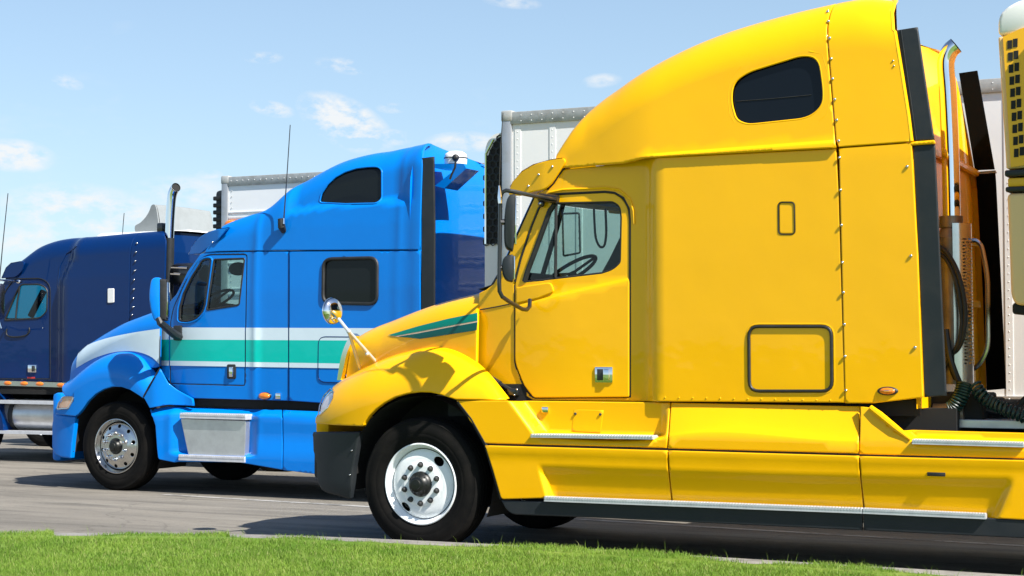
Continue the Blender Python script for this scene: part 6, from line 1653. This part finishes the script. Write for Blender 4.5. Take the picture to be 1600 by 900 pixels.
b4 = prx([(1571, 292), (1573, 300)]); MB().box((b4[0][0], yr1 - .01, b4[1][1]), (XR, yr1 + 2.05, b4[0][1]), .012).build('unit_seal', 'black', U1)
lo_ = prx([(1573, 302), (1577, 400), (1579, 462), (1586, 476), (1640, 487)])
shell('unit_lower', [(p[0], p[1]) for p in lo_[:-1]] + [(XR, lo_[-1][1]), (XR, lo_[0][1])], yr1, yr1 + 2.0, 'tan', U1, .03)
p = W(1597, 480, yr1 + .1); MB().box((p[0] - .06, yr1 + .05, p[1] - .05), (XR, yr1 + 1.9, p[1] + .03), .02).build('unit_foot', 'dark', U1)

# ============================================================ GROUND
def nmat(name):
    m_ = bpy.data.materials.new(name); m_.use_nodes = True; return m_, m_.node_tree, m_.node_tree.nodes['Principled BSDF']
def nn(t, kind, **k):
    n = t.nodes.new(kind)
    for a, b_ in k.items(): setattr(n, a, b_)
    return n
def tnoise(t, vec, scale, detail=6, rough=.6, dist=0):
    n = nn(t, 'ShaderNodeTexNoise'); n.inputs['Scale'].default_value = scale; n.inputs['Detail'].default_value = detail; n.inputs['Roughness'].default_value = rough; n.inputs['Distortion'].default_value = dist
    t.links.new(vec, n.inputs['Vector']); return n.outputs['Fac']
def tmap(t, v, a, b_, c=0.0, d=1.0):
    r = nn(t, 'ShaderNodeMapRange'); t.links.new(v, r.inputs[0])
    for i, x in enumerate((a, b_, c, d)): r.inputs[i + 1].default_value = x
    return r.outputs[0]
def tmix(t, f, a, b_):
    x = nn(t, 'ShaderNodeMix', data_type='RGBA')
    t.links.new(f, x.inputs[0])
    for i, v in ((6, a), (7, b_)):
        if isinstance(v, tuple): x.inputs[i].default_value = (*v, 1)
        else: t.links.new(v, x.inputs[i])
    return x.outputs[2]
def asphalt():
    m_, t, b_ = nmat('worn_asphalt'); tc_ = nn(t, 'ShaderNodeTexCoord'); o_ = tc_.outputs['Object']
    mp = nn(t, 'ShaderNodeMapping'); mp.inputs['Scale'].default_value = (.30, 1.5, 1.0); t.links.new(o_, mp.inputs['Vector'])
    big = tnoise(t, mp.outputs[0], .55, 5, .6, .4); mid = tnoise(t, mp.outputs[0], 2.6, 6, .65); agg = tnoise(t, o_, 95, 3, .8); gr = tnoise(t, o_, 28, 4, .75)
    c = tmix(t, tmap(t, big, .38, .60), (0.2220, 0.2035, 0.1720), (0.1357, 0.1256, 0.1089))
    c = tmix(t, tmap(t, mid, .50, .66, 0, .7), c, (0.0781, 0.0739, 0.0654))
    mp2 = nn(t, 'ShaderNodeMapping'); mp2.inputs['Scale'].default_value = (.10, 2.6, 1.0); t.links.new(o_, mp2.inputs['Vector'])
    stn = tnoise(t, mp2.outputs[0], 1.3, 7, .7, .2); c = tmix(t, tmap(t, stn, .54, .64, 0, .6), c, (0.0493, 0.0468, 0.0434))
    c = tmix(t, tmap(t, stn, .44, .36, 0, .5), c, (0.2713, 0.2546, 0.2171))
    c = tmix(t, tmap(t, agg, .35, .75, 0, .55), c, (0.2467, 0.2217, 0.1855))
    c = tmix(t, tmap(t, gr, .55, .8, 0, .7), c, (0.0371, 0.0328, 0.0293))
    vo_ = nn(t, 'ShaderNodeTexVoronoi', feature='DISTANCE_TO_EDGE'); vo_.inputs['Scale'].default_value = .45
    ad = nn(t, 'ShaderNodeVectorMath', operation='ADD'); nz_ = nn(t, 'ShaderNodeTexNoise'); nz_.inputs['Scale'].default_value = 2.5; nz_.inputs['Detail'].default_value = 5
    t.links.new(o_, nz_.inputs['Vector']); t.links.new(o_, ad.inputs[0]); sc_ = nn(t, 'ShaderNodeVectorMath', operation='SCALE'); sc_.inputs['Scale'].default_value = .5
    t.links.new(nz_.outputs['Color'], sc_.inputs[0]); t.links.new(sc_.outputs[0], ad.inputs[1]); t.links.new(ad.outputs[0], vo_.inputs['Vector'])
    crack = tmap(t, vo_.outputs['Distance'], .002, .006, .3, 0)
    c = tmix(t, crack, c, (.02, .018, .017))
    t.links.new(c, b_.inputs['Base Color']); b_.inputs['Roughness'].default_value = .86; b_.inputs['Specular IOR Level'].default_value = .3
    bp = nn(t, 'ShaderNodeBump'); bp.inputs['Strength'].default_value = .6; bp.inputs['Distance'].default_value = .012; t.links.new(agg, bp.inputs['Height']); t.links.new(bp.outputs[0], b_.inputs['Normal'])
    return m_
M['asphalt'] = asphalt()
ys = [-600, -60, -20, -4, -1, -.3, .0, .3, 2, 6, 14, 30, 80, 600]
xs = [-600, -60, -20, -8, -4, 0, 4, 8, 20, 60, 600]
b = MB()
for y in ys:
    for x in xs: b.v.append((x, y, gz(min(y, 30))))
for i in range(len(ys) - 1):
    for j in range(len(xs) - 1): a = i * len(xs) + j; b.f.append([a, a + 1, a + len(xs) + 1, a + len(xs)])
obj('asphalt_lot', b.v, b.f, 'asphalt', None, True, kind='structure')
# painted lines (worn)
def line_mat():
    m_, t, b_ = nmat('worn_white_line'); tc_ = nn(t, 'ShaderNodeTexCoord'); o_ = tc_.outputs['Object']
    n1 = tnoise(t, o_, 14, 6, .75); n2 = tnoise(t, o_, 2.2, 3, .6)
    ad = nn(t, 'ShaderNodeMath', operation='ADD'); t.links.new(n1, ad.inputs[0]); t.links.new(n2, ad.inputs[1])
    c = tmix(t, tmap(t, ad.outputs[0], .95, 1.2, 0, .85), (.34, .33, .31), (.10, .095, .085)); t.links.new(c, b_.inputs['Base Color']); b_.inputs['Roughness'].default_value = .8
    return m_
M['line'] = line_mat()
def paint_line(a, b_, w, name='parking_line'):
    a, b_ = Vector(a), Vector(b_); d = (b_ - a); d.z = 0; d.normalize(); s_ = Vector((-d.y, d.x, 0)) * w / 2
    n = 24; q = MB()
    for i in range(n + 1):
        p = a.lerp(b_, i / n)
        for sg in (-1, 1): v = p + s_ * sg; q.v.append((v.x, v.y, gz(v.y) + .004))
    for i in range(n): q.f.append([2 * i, 2 * i + 2, 2 * i + 3, 2 * i + 1])
    return obj(name, q.v, q.f, 'line', None, False, kind='structure')
A_, B_ = GT(255, 773), GT(1600, 853.5); dl = (B_ - A_)
paint_line(A_, B_ + dl * .6, .11)
# curb and lawn
cpx = [(-420, 820), (-200, 826), (0, 831), (140, 832.5), (280, 832.5), (395, 833.5), (583, 840.5), (775, 849.5), (937, 858), (1060, 865.5), (1200, 874.5), (1330, 882), (1440, 888.5), (1600, 898), (1800, 911), (2100, 932)]
ZC = .07; KW = .34
cw = [G(x, y, ZC) for x, y in cpx]
# carry the kerb on beyond the picture both ways
cw = [(-40, cw[0][1] - 6.0), (-16, cw[0][1] - 1.6)] + cw + [(cw[-1][0] + 12, cw[-1][1] + .2), (60, cw[-1][1] + .5)]
cw = [p for i, p in enumerate(cw) if i == 0 or p[0] > cw[i - 1][0] + .05]
cfy = lambda x: float(np.interp(x, [p[0] for p in cw], [p[1] for p in cw]))
cxs = sorted(set([p[0] for p in cw] + list(np.arange(-6, 9, .12))))
def cyy(x): return sum(cfy(x + d) for d in (-.5, -.25, 0, .25, .5)) / 5 if -15 < x < 15 else cfy(x)
def kerb_mat():
    m_, t, b_ = nmat('kerb_concrete'); o_ = nn(t, 'ShaderNodeTexCoord').outputs['Object']
    c = tmix(t, tmap(t, tnoise(t, o_, 9, 7, .75), .4, .7), (.25, .24, .22), (.13, .12, .11)); t.links.new(c, b_.inputs['Base Color']); b_.inputs['Roughness'].default_value = .9
    bp = nn(t, 'ShaderNodeBump'); bp.inputs['Strength'].default_value = .5; bp.inputs['Distance'].default_value = .006; t.links.new(tnoise(t, o_, 60, 4, .7), bp.inputs['Height']); t.links.new(bp.outputs[0], b_.inputs['Normal'])
    return m_
M['kerb'] = kerb_mat()
sec = [(.0, Z0 - .02), (.0, ZC - .025), (-.010, ZC - .007), (-.028, ZC), (-KW, ZC), (-KW - .01, ZC - .03), (-KW - .01, Z0 - .02)]
b = MB()
for x in cxs:
    for (o_, z) in sec: b.v.append((x, cyy(x) + o_, z))
m7 = len(sec)
for i in range(len(cxs) - 1):
    for j in range(m7 - 1): a = i * m7 + j; b.f.append([a, a + 1, a + m7 + 1, a + m7])
b.build('kerb', 'kerb', None, True, 50, kind='structure')
def lawn_mat(blade):
    m_, t, b_ = nmat('grass_blades' if blade else 'lawn_soil'); tc_ = nn(t, 'ShaderNodeTexCoord'); o_ = tc_.outputs['Object']
    n1 = tnoise(t, o_, 1.6, 4, .6); n2 = tnoise(t, o_, 9, 4, .7); n3 = tnoise(t, o_, 55, 2, .6)
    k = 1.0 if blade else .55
    c = tmix(t, tmap(t, n1, .35, .65), (0.1489 * k, 0.2839 * k, 0.0300 * k), (0.2436 * k, 0.3783 * k, 0.0513 * k))
    c = tmix(t, tmap(t, n2, .45, .75, 0, .7), c, (0.3429 * k, 0.4323 * k, 0.1110 * k))
    c = tmix(t, tmap(t, n3, .5, .8, 0, .8), c, (0.0677 * k, 0.1531 * k, 0.0154 * k))
    if blade:
        at_ = nn(t, 'ShaderNodeAttribute', attribute_name='rnd'); c = tmix(t, tmap(t, at_.outputs['Fac'], .86, 1.0, 0, .8), c, (0.4152, 0.3783, 0.1708))
    t.links.new(c, b_.inputs['Base Color']); b_.inputs['Roughness'].default_value = .55; b_.inputs['Specular IOR Level'].default_value = .25
    if blade:
        out = t.nodes['Material Output']; tr = nn(t, 'ShaderNodeBsdfTranslucent'); t.links.new(c, tr.inputs[0]); mx = nn(t, 'ShaderNodeMixShader'); mx.inputs[0].default_value = .42
        t.links.new(b_.outputs[0], mx.inputs[1]); t.links.new(tr.outputs[0], mx.inputs[2]); t.links.new(mx.outputs[0], out.inputs[0])
    return m_
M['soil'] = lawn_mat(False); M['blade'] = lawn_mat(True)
b = MB(); rows = [-KW, -.7, -1.2, -2.5, -5, -12, -40, -500]
for x in cxs + [600]:
    for k, o_ in enumerate(rows): b.v.append((x if x > -39 else -600 if k == 7 else x, cyy(x) + o_, ZC - .018))
for i in range(len(cxs)):
    for j in range(len(rows) - 1): a = i * len(rows) + j; b.f.append([a, a + 1, a + len(rows) + 1, a + len(rows)])
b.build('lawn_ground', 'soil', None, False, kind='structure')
# grass blades, nobody could count them
def grass(N, x0, x1, depth, hmin, hmax, name, seed, over=.07, wmul=1.0):
    r = np.random.default_rng(seed)
    x = r.uniform(x0, x1, N); off = -KW - .0 - depth * r.uniform(0, 1, N) ** 1.0
    gx_ = np.array([p for p in cxs]); gy_ = np.array([cyy(p) for p in cxs]); cy_ = np.interp(x, gx_, gy_)
    # the turf edge wanders over the kerb
    pxs = [-200, 0, 90, 130, 185, 215, 370, 400, 450, 480, 600, 760, 800, 860, 1080, 1120, 1180, 1260, 1340, 1380, 1420, 1470, 1800]
    cov = [.2, .17, .26, .0, .0, .22, .24, .04, .0, .12, .03, .0, .22, .31, .31, .12, .0, .16, .28, .24, .06, .0, .0]
    ex_ = [G(p_, float(np.interp(p_, [q[0] for q in cpx], [q[1] for q in cpx])), ZC)[0] for p_ in pxs]
    edge = np.interp(x, ex_, cov) + .025 * np.sin(x * 9.3 + 1) + .02 * np.sin(x * 23.7 + 2) + over
    y = cy_ + off + np.clip(edge, -.02, KW - .01)
    if depth > 1:
        global COVER
        COVER = (ex_, cov)
    ph = np.sin(x * 3.1 + y * 2.3) * .5 + np.sin(x * 7.7 - y * 5.1 + 1.3) * .3 + np.sin(x * 17 + y * 13) * .2
    h = (hmin + (hmax - hmin) * r.uniform(0, 1, N) ** 1.5) * (1 + .25 * ph)
    w = r.uniform(.0014, .0030, N) * wmul
    az = r.uniform(0, 2 * PI, N); lean = r.uniform(.1, .75, N); la = r.uniform(0, 2 * PI, N)
    dx, dy = np.cos(az) * w, np.sin(az) * w; lx, ly = np.cos(la) * lean * h, np.sin(la) * lean * h
    z0 = np.where(y > cy_ - KW, ZC - .006, ZC - .022)
    v = np.empty((N, 5, 3))
    v[:, 0] = np.stack([x - dx, y - dy, z0], 1); v[:, 1] = np.stack([x + dx, y + dy, z0], 1)
    mx_, my_ = x + lx * .35, y + ly * .35; zm = z0 + h * .6
    v[:, 2] = np.stack([mx_ + dx * .8, my_ + dy * .8, zm], 1); v[:, 3] = np.stack([mx_ - dx * .8, my_ - dy * .8, zm], 1)
    v[:, 4] = np.stack([x + lx, y + ly, z0 + h * np.sqrt(np.clip(1 - .35 * lean ** 2, .2, 1))], 1)
    me = bpy.data.meshes.new(name); me.vertices.add(N * 5); me.vertices.foreach_set('co', v.ravel())
    me.loops.add(N * 7); me.polygons.add(N * 2)
    base = (np.arange(N) * 5)[:, None]; li = np.concatenate([base + np.array([0, 1, 2, 3]), base + np.array([3, 2, 4])], 1)
    me.loops.foreach_set('vertex_index', li.ravel().astype(np.int32))
    st_a = np.stack([np.arange(N) * 7, np.arange(N) * 7 + 4], 1).ravel(); me.polygons.foreach_set('loop_start', st_a.astype(np.int32))
    me.update(calc_edges=True); me.validate()
    at_ = me.attributes.new('rnd', 'FLOAT', 'POINT'); at_.data.foreach_set('value', np.repeat(r.uniform(0, 1, N), 5).astype(np.float32))
    me.materials.append(M['blade']); o_ = bpy.data.objects.new(name, me); COL.objects.link(o_); return o_
g_ = grass(400000, -5.2, 7.2, 3.3, .018, .050, 'grass', 5, over=0)
g_['kind'] = 'stuff'; g_['label'] = 'mown green lawn grass in front of the trucks'; g_['category'] = 'grass'
g2 = grass(200, -4.5, 6.5, .10, .05, .12, 'tall_grass', 9, over=.02, wmul=.6)
g2['kind'] = 'stuff'; g2['label'] = 'taller stray grass stems along the kerb'; g2['category'] = 'grass'

# turf creeping over the kerb
b = MB(); k_ = 0
for x in np.arange(-5.2, 7.2, .05):
    e_ = min(KW - .02, max(0, float(np.interp(x, COVER[0], COVER[1])) + .025 * math.sin(x * 9.3 + 1) + .02 * math.sin(x * 23.7 + 2))); y0_ = cyy(x) - KW
    b.v += [(x, y0_ - .06, ZC - .012), (x, y0_ - .02, ZC + .006), (x, y0_ + e_ * .7, ZC + .008), (x, y0_ + e_, ZC + .001)]
n_ = len(b.v) // 4
for i in range(n_ - 1):
    for j in range(3): a = 4 * i + j; b.f.append([a, a + 1, a + 5, a + 4])
b.build('turf_edge', 'soil', None, True, 60, kind='structure')
